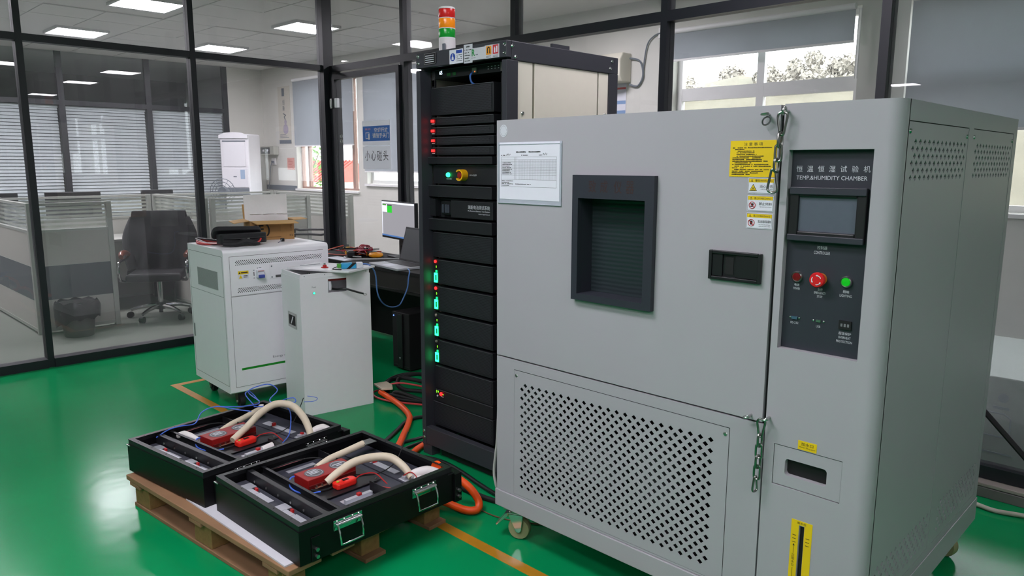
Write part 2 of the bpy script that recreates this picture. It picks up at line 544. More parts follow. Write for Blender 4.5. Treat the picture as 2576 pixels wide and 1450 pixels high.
# ---- far glass partition with venetian blinds behind it (plane x = XF)
wf = struct(thing('wall_far', None, None))
PF = [-4.2, -2.94, -1.68, -.42, .84, 2.1, 3.345, 4.58, 5.84]
m_slat = mat('blind_slat', '#d9dbdd', .5, nz=.03)
for y in PF:
    part_box('post', m_frame, wf, XF - .06, XF, y - .04, y + .04, 0, ZC)
for a, b in zip(PF[:-1], PF[1:]):
    part_box('rail', m_frame, wf, XF - .05, XF, a + .04, b - .04, 2.34, 2.41)
    part_box('pane', m_glass_far, wf, XF - .03, XF - .024, a + .04, b - .04, .05, 2.34)
    part_box('pane', m_glass_far, wf, XF - .03, XF - .024, a + .04, b - .04, 2.41, ZC)
    part_box('blind_headrail', m_slat, wf, XF - .10, XF - .07, a + .045, b - .045, 2.30, 2.33)
    if b > .5:
        sl = M()
        for k in range(46):
            z = 2.285 - .048 * k
            sl.add([(XF - .098, a + .05, z + .021), (XF - .098, b - .05, z + .021), (XF - .076, b - .05, z - .021), (XF - .076, a + .05, z - .021)], [(0, 1, 2, 3)], False)
        o = sl.build('blind_slats', m_slat, wf)
        o['kind'] = 'stuff'
part_box('wall_end', m_wall, wf, XF - .1, XF, 5.88, YO, 0, ZC)
m_darkwall = mat('dim_room_shade', '#3a3a3c', .9, nz=.05)  # dark wall colour stands in for the unlit room
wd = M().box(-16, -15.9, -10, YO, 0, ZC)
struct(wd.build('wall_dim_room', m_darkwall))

# ---- the lab's own walls behind the camera
struct(M().box(5, 5.15, -10, YO + .22, 0, ZC).build('wall_right', m_labwall))
struct(M().box(-16, 5, -10.15, -10, 0, ZC).build('wall_front', m_labwall))

# ---- panel lamps
m_lamp_o = mat('office_lamp_panel', '#ffffff', .5, emit=(1, .945, 1.02, 1), es=LAMP_OFFICE)
m_lamp_l = mat('lab_lamp_panel', '#ffffff', .5, emit=(1, .925, 1.03, 1), es=LAMP_LAB)
m_lampfr = mat('lamp_frame', '#c9c9c9', .4)
OFFL = ['square ceiling lamp nearest the left glass wall, cut by the photo top edge', 'bright square ceiling lamp above the left pane of the glass wall',
        'square ceiling lamp just right of the second post of the glass wall', 'square ceiling lamp beside the corner post of the glass walls',
        'office ceiling lamp mirrored in the glass above the rack', 'office ceiling lamp mirrored in the glass door',
        'office ceiling lamp left of the photo nearer the lab', 'office ceiling lamp left of the photo nearer the far blinds',
        'ceiling lamp of the window room above the rack']
def lamp(x, y, w, d, m, label, group):
    t = thing('ceiling_light', label, 'ceiling lamp', (x, y, ZC), 0, group)
    M().frame(-w / 2, w / 2, -d / 2, d / 2, .02, 0, .03).xf(Matrix(((1, 0, 0, 0), (0, 0, 1, 0), (0, 1, 0, -.031), (0, 0, 0, 1)))).build('lamp_frame', m_lampfr, t)
    M().box(-w / 2 + .02, w / 2 - .02, -d / 2 + .02, d / 2 - .02, -.024, -.004).build('diffuser', m, t)
for (x, y), l in zip(LAMPS_OFFICE, OFFL):
    lamp(x, y, .59, .59, m_lamp_o, l, 'office ceiling lamps')
LAMPS_LAB = [(-2.0, .5), (-1.2, -.9), (-.9, -2.8), (2.0, -2.2), (-1.75, 3.05), (2.0, .6), (-5.27, -8.8)]  # the two lamps at right are added to fill the chamber's dark side
LABL = ['above the battery trays', 'just left of the camera', 'behind the camera', 'added fill right of the camera', 'above the test chamber', 'added fill at right nearer the back wall', 'at the far rear by the left wall']
for (x, y), l in zip(LAMPS_LAB, LABL):
    sq = y > 3 or y < -8
    lamp(x, y, .59 if sq else 1.2, .59, m_lamp_l, ('square' if sq else 'long') + ' ceiling lamp of the green floored lab, ' + l, 'lab ceiling lamps')

# ---- outdoors
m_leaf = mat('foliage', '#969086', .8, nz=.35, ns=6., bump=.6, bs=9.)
m_hill = mat('hillside_scrub', '#5f5a4c', .9, nz=.3, ns=1.6, bump=.8, bs=3.)
m_bark = mat('bark', '#6b5a49', .9, nz=.3)
hill = M()
nx, ny = 36, 12
for j in range(ny + 1):
    for i in range(nx + 1):
        x = -34 + 46 * i / nx; y = 10.5 + 30 * j / ny
        t = min(1, max(0, (y - 10.5) / 10))
        side = 1 / (1 + math.exp(-(x + 20) * 1.2))
        hill.v.append((x, y, -1.2 + 5.12 * t * t * (3 - 2 * t) * side + .12 * sin(x * 1.7 + y) * t))
for j in range(ny):
    for i in range(nx):
        a = j * (nx + 1) + i
        hill.f.append([a, a + 1, a + nx + 2, a + nx + 1]); hill.mi.append(0); hill.sm.append(True)
tag(hill.build('hillside', m_hill), kind='structure')
struct(M().box(-34, 12, YO + .22, 10.6, -1.4, -1.2).build('yard_ground', m_hill))

def blob(m, c, r, seed, sub=3):
    bm = bmesh.new()
    bmesh.ops.create_icosphere(bm, subdivisions=sub, radius=1)
    rr = random.Random(seed)
    ph = [rr.uniform(0, 6) for _ in range(6)]
    vs = []
    for v in bm.verts:
        k = 1 + .16 * sin(v.co.x * 5 + ph[0]) * sin(v.co.z * 6 + ph[1]) + .12 * sin(v.co.y * 11 + ph[2]) * sin(v.co.z * 9 + ph[3]) + rr.uniform(-.07, .07)
        vs.append((c[0] + v.co.x * r[0] * k, c[1] + v.co.y * r[1] * k, c[2] + v.co.z * r[2] * k))
    m.add(vs, [[v.index for v in f.verts] for f in bm.faces], True)
    bm.free()
TREES = [(-12.35, 4.19, .40, 'small round tree low in the left corner of the bright window'), (-11.0, 4.30, .62, 'spreading tree left of the window mullion'),
         (-9.85, 4.26, .50, 'bushy tree just right of the window mullion'), (-9.1, 4.33, .45, 'even topped tree in the middle of the right window pane'),
         (-8.62, 4.48, .36, 'slim tall tree peaking in the right window pane'), (-7.75, 4.42, .60, 'dense tree in the right corner of the bright window'),
         (-6.7, 4.45, .60, 'tree hidden partly by the right window jamb')]
for k, (x, z, r, l) in enumerate(TREES):
    y = (18.6, 21.4, 20, 18.6, 21.4, 20, 18.6)[k]
    q_ = y / 20; x, z, r = x * q_, 1.5 + (z - 1.5) * q_, r * q_
    t = thing('tree', 'pale ' + l, 'tree', (x, y, 3.3), 0, 'trees on the hillside outside')
    c = M(); rr = random.Random(k)
    lvs = M()
    for q in range(15):
        u = rr.uniform(0, 6.28); h = rr.uniform(0, 1) ** .7; rad_ = r * rr.uniform(.28, .42)
        d = r * 1.7 * (1 - .8 * h) * rr.uniform(.1, 1)
        cc = Vector((cos(u) * d, sin(u) * d * .4, z - 3.3 - rad_ - .03 - (1 - h) * .7))
        blob(c, cc, (rad_ * .6, rad_ * .6, rad_ * .5), k * 40 + q, 2)
        for w in range(190):
            n_ = Vector((rr.gauss(0, 1), rr.gauss(0, 1), rr.gauss(0, 1))).normalized()
            p = cc + n_ * rad_ * rr.uniform(.45, 1.15)
            ax = Vector((rr.gauss(0, 1), rr.gauss(0, 1), rr.gauss(0, 1))).normalized() * .075; b_ = ax.cross(n_) * .6
            lvs.add([p - ax, p + b_, p + ax, p - b_], [(0, 1, 2, 3)], False)
    cro = c.build('crown', m_leaf, t)
    lo_ = lvs.build('leaves', m_leaf, cro); lo_['kind'] = 'stuff'
    M().cyl((0, 0, -.3), (0, 0, z - 3.7), .07, .04, 8).build('trunk', m_bark, t)
# neighbour's house and a leafy branch seen under the left blind
hs = thing('neighbour_house', 'pale house with a red tiled roof outside the left window', 'house', (-51.5, 30, -1.9))
M().box(-3, 3, 0, 4, 0, 2.2).build('wall', mat('house_wall', '#cdbfae', .9), hs)
m_rt = mat('roof_tile_red', '#a8473c', .8, nz=.2, ns=12.)
rf = M().prism([(-.5, 2.0), (4.4, 2.0), (2.0, 3.6)], -3.3, 3.3, 'x').build('roof', m_rt, hs)
for k in range(14):
    M().cyl((-3.2 + .49 * k, -.52, 2.06), (-3.2 + .49 * k, 1.95, 3.64), .06, n=6).build('tile_row', m_rt, rf)
tb = thing('tree', 'leafy green branch close outside the left window below the blind', 'tree', (-14.7, 8.6, -1.2), 0, 'trees on the hillside outside')
lv = M(); br = M()
br.tube([(0, 0, 0), (.1, .05, 1.2), (-.1, 0, 2.2), (.2, .1, 2.9)], [.05, .04, .03, .01], 7)
rr = random.Random(5)
for k in range(260):
    z = rr.uniform(1.7, 3.1); a = rr.uniform(0, 6.28); d = rr.uniform(.1, .75)
    p = Vector((cos(a) * d, sin(a) * d * .6, z)); ax = Vector((rr.uniform(-1, 1), rr.uniform(-1, 1), rr.uniform(-.6, .3))).normalized()
    b = ax.orthogonal().normalized() * .035
    n = len(lv.v)
    lv.add([p, p + ax * .06 + b, p + ax * .13, p + ax * .06 - b], [(0, 1, 2, 3)], False)
o = lv.build('leaves', mat('leaf_green', '#6f9a4a', .6, nz=.3), tb); o['kind'] = 'stuff'
br.build('branch', m_bark, tb)
# ================================================================ OFFICE AND WINDOW ROOM
m_blind = thin(mat('blind_fabric', '#bcc2c8', .85, nz=.03, bump=.2, bs=400.), (.40, .42, .44, 1), .45)
def roller(x0, x1, z0, z1, label):
    t = thing('roller_blind', label, 'blind', ((x0 + x1) / 2, YO - .05, z0), 0, 'roller blinds on the outer windows')
    w = (x1 - x0) / 2; h = z1 - z0
    M().box(-w, w, -.002, .002, .02, h).build('blind_fabric', m_blind, t)
    M().cyl((-w, .0, h + .025), (w, .0, h + .025), .026, n=14).build('roller_tube', m_wframe, t)
    M().box(-w, w, -.008, .008, 0, .02).build('bottom_bar', m_wframe, t)
    cd = M(); cd.cyl((w + .03, -.01, h), (w + .03, -.01, h - .55), .004, n=6); cd.cyl((w + .05, -.01, h), (w + .05, -.01, h - .55), .004, n=6)
    cd.build('pull_cord', m_wframe, t)
roller(-11.48, -9.74, 1.77, 2.82, 'grey roller blind lowered halfway, beside the hanging poster')
roller(-9.46, -7.72, 1.37, 2.82, 'grey roller blind lowered furthest, behind the notices on the glass door')
roller(-4.18, -2.46, 2.485, 2.745, 'grey roller blind pulled up short, above the trees in the bright window')
roller(-2.03, .58, 1.75, 2.745, 'grey roller blind at the right edge of the photo behind the test chamber')

# poster, controller box, socket, red notice on the outer wall
YW = YO - .001
ps = thing('hanging_poster', 'narrow pale wall poster with an ink drawing beside the left blind', 'poster', (-11.87, YW, 1.83))
M().box(-.20, .20, -.006, 0, 0, .95).build('poster_sheet', mat('poster_paper', '#c9c4b8', .8), ps)
m_grey = mat('grey_print', '#6d747c', .8); m_pale = mat('violet_print', '#a9a0b0', .8)
M().box(-.20, .20, -.008, -.0065, 0, .06).build('poster_foot', m_grey, ps)
M().box(-.06, .02, -.008, -.0065, .79, .92).build('seal_block', m_grey, ps)
text('创', .07, .085, (-.01, -.0085, .69), '-y', m_grey, ps); text('新', .07, .085, (-.01, -.0085, .59), '-y', m_grey, ps)
gd = M(); gd.lathe([(.0, -.0075), (.085, -.0075), (.085, -.0065)], (.03, .24), 20, 'y'); gd.lathe([(.0, -.0076), (.04, -.0076), (.04, -.0065)], (.03, .36), 14, 'y')
gd.build('gourd_drawing', m_pale, ps)
M().tube([(.03, -.008, .40), (.0, -.008, .45), (.05, -.008, .47), (-.03, -.008, .50)], .008, 5, 3).build('stem_drawing', m_grey, ps)
for k in range(3):
    M().box(-.17, .12 - .05 * k, -.008, -.0065, .10 + .022 * k, .108 + .022 * k).build('caption_line', m_grey, ps)
cb = thing('wall_controller', 'grey wall control box with two dials under the hanging poster', 'control box', (-12.35, YW, 1.64))
M().box(-.25, .22, -.10, 0, 0, .15).build('case', mat('controller_case', '#b9bab0', .6), cb, .008)
M().box(-.24, .09, -.104, -.1005, .02, .13).build('face_plate', mat('controller_face', '#55585a', .5), cb)
for xx in (-.12, .03):
    M().lathe([(.018, -.118), (.018, -.1045)], (xx, .075), 12, 'y').build('dial', m_paper, cb)
sk = thing('wall_socket', 'white socket with a dangling cable under the wall control box', 'socket', (-12.30, YW, 1.47))
M().box(-.07, .07, -.02, 0, 0, .12).build('socket_plate', m_wframe, sk, .004)
M().box(-.025, .03, -.05, -.0205, .03, .07).build('plug', m_grey, sk)
M().tube([(0, -.05, .05), (-.04, -.06, -.05), (-.10, -.05, -.25), (-.17, -.05, -.42)], .006, 6).build('cable', m_grey, sk)
rn = thing('red_notice', 'small reddish notice sheet below the hanging poster', 'notice', (-11.72, YW, 1.39))
M().box(-.13, .11, -.003, 0, 0, .20).build('sheet', mat('red_sheet', '#d59a90', .8), rn)
for k in range(6):
    M().box(-.10, .07 - .02 * (k % 3), -.0042, -.0032, .03 + .026 * k, .037 + .026 * k).build('print_line', mat('red_print', '#b05a50', .8), rn)
tag(M().box(-12.6, -11.56, YO - .015, YO - .0005, 1.04, 1.12).build('wall_rail', m_grey), 'grey strip along the wall beneath the red notice', 'wall strip')

# floor standing air conditioner
ac = thing('floor_air_conditioner', 'tall white floor standing air conditioner in the office corner', 'air conditioner', (-12.12, 5.80, 0), 33)
M().box(-.26, .26, -.19, .19, 0, 1.97).build('cabinet', m_white, ac, .025, 3)
cap = M(); cap.prism([(-.26, 1.9), (.26, 1.9), (.26, 1.95), (.15, 1.99), (0, 2.0), (-.15, 1.99), (-.26, 1.95)], -.215, -.19, 'y')
cap.build('front_cap', m_white, ac)
M().box(-.205, .205, -.204, -.191, 1.44, 1.84).build('outlet_panel', m_white, ac, .006)
M().box(-.21, .21, -.198, -.191, 1.845, 1.865).build('outlet_gap', m_grey, ac)
M().box(-.24, .24, -.203, -.191, 1.10, 1.42).build('front_panel', m_white, ac, .006)
M().box(-.24, .24, -.204, -.191, .98, 1.09).build('grey_band', m_grey, ac)
M().box(.10, .18, -.2056, -.204, 1.24, 1.39).build('energy_label', mat('energy_label', '#9fb4cf', .6), ac)
M().box(-.03, .03, -.206, -.2035, 1.27, 1.285).build('badge', m_grey, ac)
# pedestal fan top and split air conditioner
fn = thing('desk_fan', 'grey round fan in front of the floor air conditioner', 'fan', (-11.45, 5.15, 0), 40)
g = M()
for q in range(3):
    r_ = .20 - .05 * q
    g.tube([(r_ * cos(k * pi / 10), -.02 * q, 1.06 + r_ * sin(k * pi / 10)) for k in range(20)], .006, 5, 1, True)
for k in range(12):
    g.cyl((.04 * cos(k * pi / 6), -.03, 1.06 + .04 * sin(k * pi / 6)), (.20 * cos(k * pi / 6), 0, 1.06 + .20 * sin(k * pi / 6)), .003, n=5)
g.build('guard', m_grey, fn)
M().cyl((0, -.02, 1.06), (0, .14, 1.06), .07, .05, 14).build('motor', m_grey, fn)
M().cyl((0, .08, .03), (0, .08, 1.02), .018, n=10).build('pole', m_grey, fn)
M().lathe([(.19, 0), (.19, .02), (.05, .04)], (0, .08), 20).build('base', m_grey, fn)
m_cream = mat('cream_plastic', '#d9d4c4', .5, nz=.03)
sa = thing('split_air_conditioner', 'cream wall air conditioner behind the rack top with a looping cable', 'air conditioner', (-5.1, YW, 2.33))
M().prism([(-.20, .06), (-.16, 0), (0, 0), (0, .29), (-.15, .29), (-.20, .22)], -.42, .40, 'x').build('body', m_cream, sa, .012)
M().box(-.38, .36, -.205, -.16, .012, .05).build('louver', m_wframe, sa)
M().tube([(.40, -.03, .24), (.52, -.02, .20), (.56, -.02, .06), (.50, -.02, -.04), (.40, -.03, -.02)], .010, 6).build('cable_loop', m_grey, sa)
M().tube([(.56, -.02, .12), (.60, -.02, .35), (.68, -.02, .43), (.76, -.02, .45)], .007, 6).build('power_cable', m_grey, sa)
M().box(.73, .81, -.02, 0, .40, .50).build('power_socket', m_wframe, sa)
nt_ = thing('wall_notice', 'white notice sheet with red and blue bands beside the rack', 'notice', (-4.83, YW, 1.90))
M().box(-.055, .075, -.003, 0, 0, .44).build('sheet', m_paper, nt_)
m_bluep = mat('blue_print', '#7f9bc4', .8)
M().box(-.05, .07, -.0044, -.0032, .37, .39).build('red_band', mat('red_band_print', '#c33a3a', .7), nt_)
for z in (.22, .12, .03):
    M().box(-.05, .07, -.0044, -.0032, z, z + .035).build('blue_band', m_bluep, nt_)

# ---- cubicle panels
m_alu = mat('panel_aluminium', '#a9aca4', .4, .3, nz=.04)
m_fab = mat('panel_fabric_light', '#a8a79f', .9, nz=.08, ns=150.)
m_fabd = mat('panel_fabric_dark', '#4a5254', .9, nz=.10, ns=150.)
m_cgl = glass_mat('panel_glass', haze=.08, hazecol=(.6, .62, .58))
m_strip = glass_mat('frosted_stripe', tint=(.75, .76, .72), haze=.55, hazecol=(.72, .74, .68))
def cubicle(x0, y0, x1, y1, label):
    L = math.hypot(x1 - x0, y1 - y0); a = math.degrees(math.atan2(y1 - y0, x1 - x0))
    t = thing('cubicle_panel', label, 'office partition', (x0, y0, 0), a, 'low office partitions')
    for q in (0, L - .045):
        M().box(q, q + .045, -.025, .025, 0, 1.154).build('post', m_alu, t, .003)
    M().box(.045, L - .045, -.02, .02, 1.128, 1.15).build('top_cap', m_alu, t)
    M().box(.045, L - .045, -.02, .02, .895, .918).build('rail', m_alu, t)
    M().box(.045, L - .045, -.02, .02, .02, .05).build('skirting', m_alu, t)
    M().box(.045, L - .045, -.0025, .0025, .918, 1.128).build('pane', m_cgl, t)
    for k in range(5):
        M().box(.045, L - .045, -.0045, -.003, .935 + .040 * k, .955 + .040 * k).build('frosted_stripe', m_strip, t)
    M().box(.045, L - .045, -.017, .017, .605, .895).build('fabric_panel', m_fab, t)
    M().box(.045, L - .045, -.017, .017, .30, .60).build('dark_fabric_panel', m_fabd, t)
    M().box(.045, L - .045, -.017, .017, .05, .295).build('fabric_panel', m_fab, t)
    for z in (.60, .295):
        M().box(.045, L - .045, -.0175, .0175, z, z + .005).build('trim_strip', m_alu, t)
    return t
cubicle(-10.35, 1.64, -7.43, 1.64, 'low grey partition running out of the photo at the left edge')
cubicle(-7.46, 1.67, -7.46, 2.29, 'short grey partition end with a dark band behind the waste bin')
cubicle(-8.83, 1.67, -8.83, 3.13, 'low partition behind the swivel chair, under the two dark monitors')
cubicle(-8.80, 3.16, -7.43, 3.16, 'low striped glass partition right behind the swivel chair jacket')
cubicle(-7.40, 3.19, -7.40, 4.30, 'low striped partition directly behind the open cardboard box')
cubicle(-8.83, 3.19, -8.83, 4.62, 'low partition between the fan and the cardboard box')
cubicle(-8.80, 4.65, -7.10, 4.65, 'low striped partition beside the corner post of the glass walls')

def desk(x0, x1, y0, y1, label, leg_x):
    t = thing('office_desk', label, 'desk', (x0, y0, 0), 0, 'office desks')
    M().box(0, x1 - x0, 0, y1 - y0, .705, .73).build('desk_top', mat('grey_laminate', '#8f9089', .5), t, .002)
    for yy in (.02, y1 - y0 - .045):
        M().box(.05, x1 - x0 - .05, yy, yy + .025, 0, .705).build('side_panel', mat('dark_laminate', '#26282a', .6), t)
    M().box(leg_x, leg_x + .018, .05, y1 - y0 - .05, .32, .70).build('modesty_panel', MATS['grey_laminate'], t)
desk(-8.80, -8.15, 1.69, 3.12, 'grey desk behind the swivel chair', .58)
desk(-9.5, -8.87, 1.69, 3.12, 'grey desk carrying the blue folders', .05)
desk(-9.5, -8.87, 3.15, 4.6, 'grey desk under the second dark monitor', .05)
def monitor(y0, y1, z, label, x=-9.27):
    t = thing('monitor', label, 'monitor', (x, (y0 + y1) / 2, .73), 0, 'dark monitors in the office')
    w = (y1 - y0) / 2; zt = z - .73
    M().box(-.02, .02, -w, w, zt - .34, zt).build('screen_case', m_black, t, .005)
    M().box(.0205, .022, -w + .01, w - .01, zt - .33, zt - .01).build('screen', m_dark, t)
    M().box(-.05, -.021, -.03, .03, .0, zt - .15).build('stand', m_black, t)
    M().box(-.10, .08, -.11, .11, 0, .012).build('foot', m_black, t)
monitor(2.20, 2.75, 1.18, 'wide dark monitor showing above the partition left of the chair')
monitor(3.19, 3.55, 1.185, 'narrow dark monitor top showing above the partition behind the chair')
monitor(1.70, 1.95, 1.18, 'dark monitor at the left edge of the photo above the partition', -9.27)
bf = thing('blue_folder', 'blue folder box standing on the desk behind the short partition', 'folder', (-9.0, 2.26, .731), 0)
M().prism([(-.11, 0), (.12, 0), (.08, .14), (-.08, .14)], -.11, .11, 'y').build('folder_case', mat('blue_plastic', '#3a5a8a', .5), bf)
for k in range(3):
    M().cyl((.09, -.06 + .05 * k, .09), (.104, -.06 + .05 * k, .085), .016, n=10).build('knob', m_paper, bf)
bx2 = thing('blue_folder', 'flat blue folder lying lower on the desk behind the short partition', 'folder', (-8.45, 2.0, .731), 0)
M().box(-.13, .13, -.16, .16, 0, .03).build('cover', MATS['blue_plastic'], bx2, .006)
M().box(-.12, .12, -.15, .15, .0302, .034).build('clip_page', m_bluep, bx2)

# ---- waste bin with liner
wbn = thing('waste_bin', 'grey waste bin with a black liner beside the left glass wall', 'waste bin', (-7.19, 1.87, 0))
wbn.scale = (.88, .88, .97)
M().lathe([(.128, 0), (.132, .01), (.165, .30), (.170, .305), (.160, .305), (.126, .015), (0, .015)], (0, 0), 28).build('bin_body', mat('bin_grey', '#565553', .6), wbn)
bag = M()
n = 36
rings = []
for k, (r, z) in enumerate([(.15, .26), (.172, .312), (.19, .318), (.20, .29), (.197, .23), (.19, .17)]):
    rings.append([(r * (1 + .05 * sin(5 * 2 * pi * i / n + k) * (k > 1)) * cos(2 * pi * i / n), r * (1 + .05 * sin(7 * 2 * pi * i / n) * (k > 1)) * sin(2 * pi * i / n),
                   z - (.07 * max(0, cos(2 * pi * i / n + 1.9)) if k > 3 else 0) + .012 * sin(9 * 2 * pi * i / n) * (k > 1)) for i in range(n)])
vs = [p for r_ in rings for p in r_]
bag.add(vs, [(a * n + i, a * n + (i + 1) % n, (a + 1) * n + (i + 1) % n, (a + 1) * n + i) for a in range(5) for i in range(n)], True)
bag.build('liner_bag', mat('black_film', '#101213', .35, nz=.2), wbn)

# ---- swivel chair, draped with a jacket; local +y = back of the chair
ch = thing('swivel_chair', 'black leather swivel chair with wooden armrests and chrome star base', 'chair', (-7.49, 2.68, 0), 60)
ch.scale = (.93, .93, .97)
m_leather = mat('black_leather', '#1b191c', .4, nz=.12)
m_wood = mat('armrest_wood', '#6b2f18', .3, nz=.2, ns=14., coat=.5)
st = M(); st.prism([(-.25, .40), (.25, .40), (.27, .44), (.25, .48), (-.25, .48), (-.27, .44)], -.27, .23, 'y', True)
st.build('seat', m_leather, ch, .02, 3)
bk = M(); bk.prism([(.23, .44), (.27, .43), (.33, .70), (.36, 1.00), (.33, 1.02), (.29, 1.01), (.27, .72)], -.24, .24, 'x')
bk.build('backrest', m_leather, ch, .02, 3)
for s_ in (-1, 1):
    M().tube([(s_ * .30, -.20, .645), (s_ * .315, -.10, .665), (s_ * .315, .06, .66), (s_ * .30, .16, .63)], [.022, .028, .028, .022], 10).build('armrest', m_wood, ch)
    M().tube([(s_ * .30, .17, .62), (s_ * .31, .05, .60), (s_ * .315, -.20, .60), (s_ * .315, -.27, .55), (s_ * .31, -.24, .42), (s_ * .24, -.10, .395)], .014, 8).build('arm_tube', m_chrome, ch)
M().cyl((0, 0, .13), (0, 0, .40), .028, n=14).build('gas_column', m_chrome, ch)
M().cyl((0, 0, .09), (0, 0, .16), .05, n=14).build('hub', m_black, ch)
for k in range(5):
    a = k * 2 * pi / 5 + .5
    M().tube([(.04 * cos(a), .04 * sin(a), .125), (.18 * cos(a), .18 * sin(a), .115), (.30 * cos(a), .30 * sin(a), .085)], [.024, .02, .015], 8, 3).build('star_leg', m_chrome, ch)
    c = (.31 * cos(a), .31 * sin(a))
    M().cyl((c[0] - .02 * sin(a), c[1] + .02 * cos(a), .032), (c[0] + .02 * sin(a), c[1] - .02 * cos(a), .032), .032, n=14).build('caster', m_black, ch)
jk = thing('jacket', 'black jacket draped over the swivel chair back', 'jacket', (-7.49, 2.68, 0), 60)
jk.scale = (.93, .93, .97)
nu, nv = 30, 22
g = []
for side in (0, 1):
    for j in range(nv + 1):
        for i in range(nu + 1):
            u = -1 + 2 * i / nu; v = j / nv
            z = 1.05 - .62 * v + .02 * sin(4 * u + 1) * v
            x = u * (.25 + .07 * v + .02 * sin(7 * v))
            y = (.245 - .09 * v + .03 * sin(9 * u + 3 * v) * v - .03 * u * u) if side == 0 else (.385 + .01 * v + .02 * sin(8 * u) * v - .05 * u * u)
            if v < .08: z = 1.05 + .015 * math.sqrt(v / .08); y = y + (.07 * (1 - v / .08) if side == 0 else -.07 * (1 - v / .08))
            g.append((x, y, z))
jm = M()
w = nu + 1
fs = []
for side in (0, 1):
    b0 = side * (nv + 1) * w
    for j in range(nv):
        for i in range(nu):
            q = [b0 + j * w + i, b0 + j * w + i + 1, b0 + (j + 1) * w + i + 1, b0 + (j + 1) * w + i]
            fs.append(q if side else q[::-1])
for i in range(nu):
    fs.append([i, i + 1, (nv + 1) * w + i + 1, (nv + 1) * w + i])
jm.add(g, fs, True)
m_cloth = mat('jacket_cloth', '#131316', .9, nz=.25, ns=30., bump=.4, bs=60.)
jb = jm.build('jacket_body', m_cloth, jk)
for s_ in (-1, 1):
    M().tube([(s_ * .25, .30, .98), (s_ * .31, .25, .80), (s_ * .30, .18, .60), (s_ * .27, .14, .47)], [.05, .06, .055, .045], 10).build('sleeve', m_cloth, jk)

# ---- low white cabinet behind the right pane of the back partition
lc = thing('low_cabinet', 'low grey white cabinet behind the glass right of the test chamber', 'cabinet', (-1.15, 4.2, 0))
M().box(0, 1.3, 0, 1.05, 0, .47).build('carcass', mat('dimmed_white', '#7c837f', .5), lc, .006)  # white carcass greyed to stand in for the dim light near the floor
M().lathe([(.0, -.012), (.022, -.012), (.022, .0)], (.40, .37), 16, 'y').build('lock', m_grey, lc)
M().box(.36, .43, -.004, .0, .31, .325).build('slot', m_grey, lc)
rr_ = [(.30 + .05, .18), (.42, .18), (.45, .21), (.45, .26), (.42, .28), (.30, .28)]
M().tube([(a, -.003, b) for a, b in [(.30, .29), (.41, .29), (.44, .27), (.44, .19), (.41, .17), (.30, .17)]], .004, 5, 1).build('recess_outline', m_grey, lc)
M().box(.28, .46, -.004, 0, .08, .088).build('vent_slit', m_grey, lc)

# black visitor chair glimpsed behind the cardboard box
vc = thing('visitor_chair', 'black tube framed chair behind the glass right of the cardboard box', 'chair', (-6.93, 4.0, 0), -45)
M().box(-.24, .24, -.23, .23, .42, .46).build('seat', m_black, vc, .015)
bkv = M(); bkv.box(-.22, .22, .235, .26, .50, .66); bkv.build('backrest', m_black, vc, .012)
for s_ in (-1, 1):
    M().tube([(s_ * .27, .24, .02), (s_ * .27, .24, .73), (s_ * .27, .20, .79), (s_ * .27, -.16, .79), (s_ * .27, -.22, .73), (s_ * .27, -.22, .02)], .012, 8, 3).build('side_frame', m_black, vc)
    M().tube([(s_ * .27, .24, .5), (s_ * .22, .245, .56), (s_ * .21, .245, .64)], .010, 7, 2).build('back_tube', m_black, vc)
M().cyl((-.27, -.20, .41), (.27, -.20, .41), .010, n=8).build('cross_tube', m_black, vc)
M().cyl((-.27, .22, .41), (.27, .22, .41), .010, n=8).build('cross_tube', m_black, vc)
# ================================================================ TEST CHAMBER  (local x = world x + 2.02, y = world y - 1.963)
cm = thing('test_chamber', 'large pale grey temperature and humidity test chamber on casters', 'test chamber', (-2.02, 1.963, 0))
CW, CD, CT = 1.40, 1.22, 1.66
b = M()
b.box(0, .018, .0, CD, .215, .762)                               # left lower skin
b.box(0, .018, .075, CD, .762, CT)                               # left upper skin
b.box(.0, CW - .02, .07, CD, CT - .014, CT)                      # top skin
b.box(0, CW - .02, CD - .01, CD, .215, CT)                       # back skin
# lower front skin around the vent panel
b.box(.018, .094, 0, .02, .215, .762); b.box(.996, 1.100, 0, .02, .215, .762)
b.box(.094, .996, 0, .02, .725, .762); b.box(.094, .996, .0, .02, .215, .222)
b.box(.018, 1.1, .02, .06, .745, .762)
body = b.build('body', m_cham, cm)
b = M()
b.box(.019, 1.365, .021, CD - .011, .2225, .262)                 # base pan
b.box(.03, 1.365, .34, CD - .02, .262, .70)                      # machine bay rear block
b.box(.019, 1.365, .077, CD - .011, .70, CT - .016)              # insulated core
b.build('inner_core', m_dark, cm)  # blackened to paint in the shade behind the vent holes
# right column: front skin around control recess and filling flap, rounded front right edge
c = M()
r = .036
arc = [(CW - r + r * sin(t), r - r * cos(t)) for t in [k * pi / 16 for k in range(9)]]
c.prism([(1.3415, 0)] + arc + [(CW, .05), (CW, .055), (1.3415, .055)], .215, CT, 'z', True)
XA, XB = 1.105, 1.1245
c.box(XA, XB, 0, .055, .215, CT)
c.box(XB, 1.3415, 0, .055, 1.5385, CT)
c.box(XB, 1.3415, 0, .055, .716, .9945)
c.box(XB, 1.134, 0, .055, .595, .716); c.box(1.3255, 1.3415, 0, .055, .595, .716)
c.box(XB, 1.2225, 0, .055, .215, .595); c.box(1.2365, 1.3415, 0, .055, .215, .595)
c.box(1.2225, 1.2365, 0, .055, .495, .595); c.box(1.2225, 1.2365, .0, .055, .215, .235)
c.box(XB, 1.3415, .055, .075, .215, CT)
c.build('control_column', m_cham, cm)
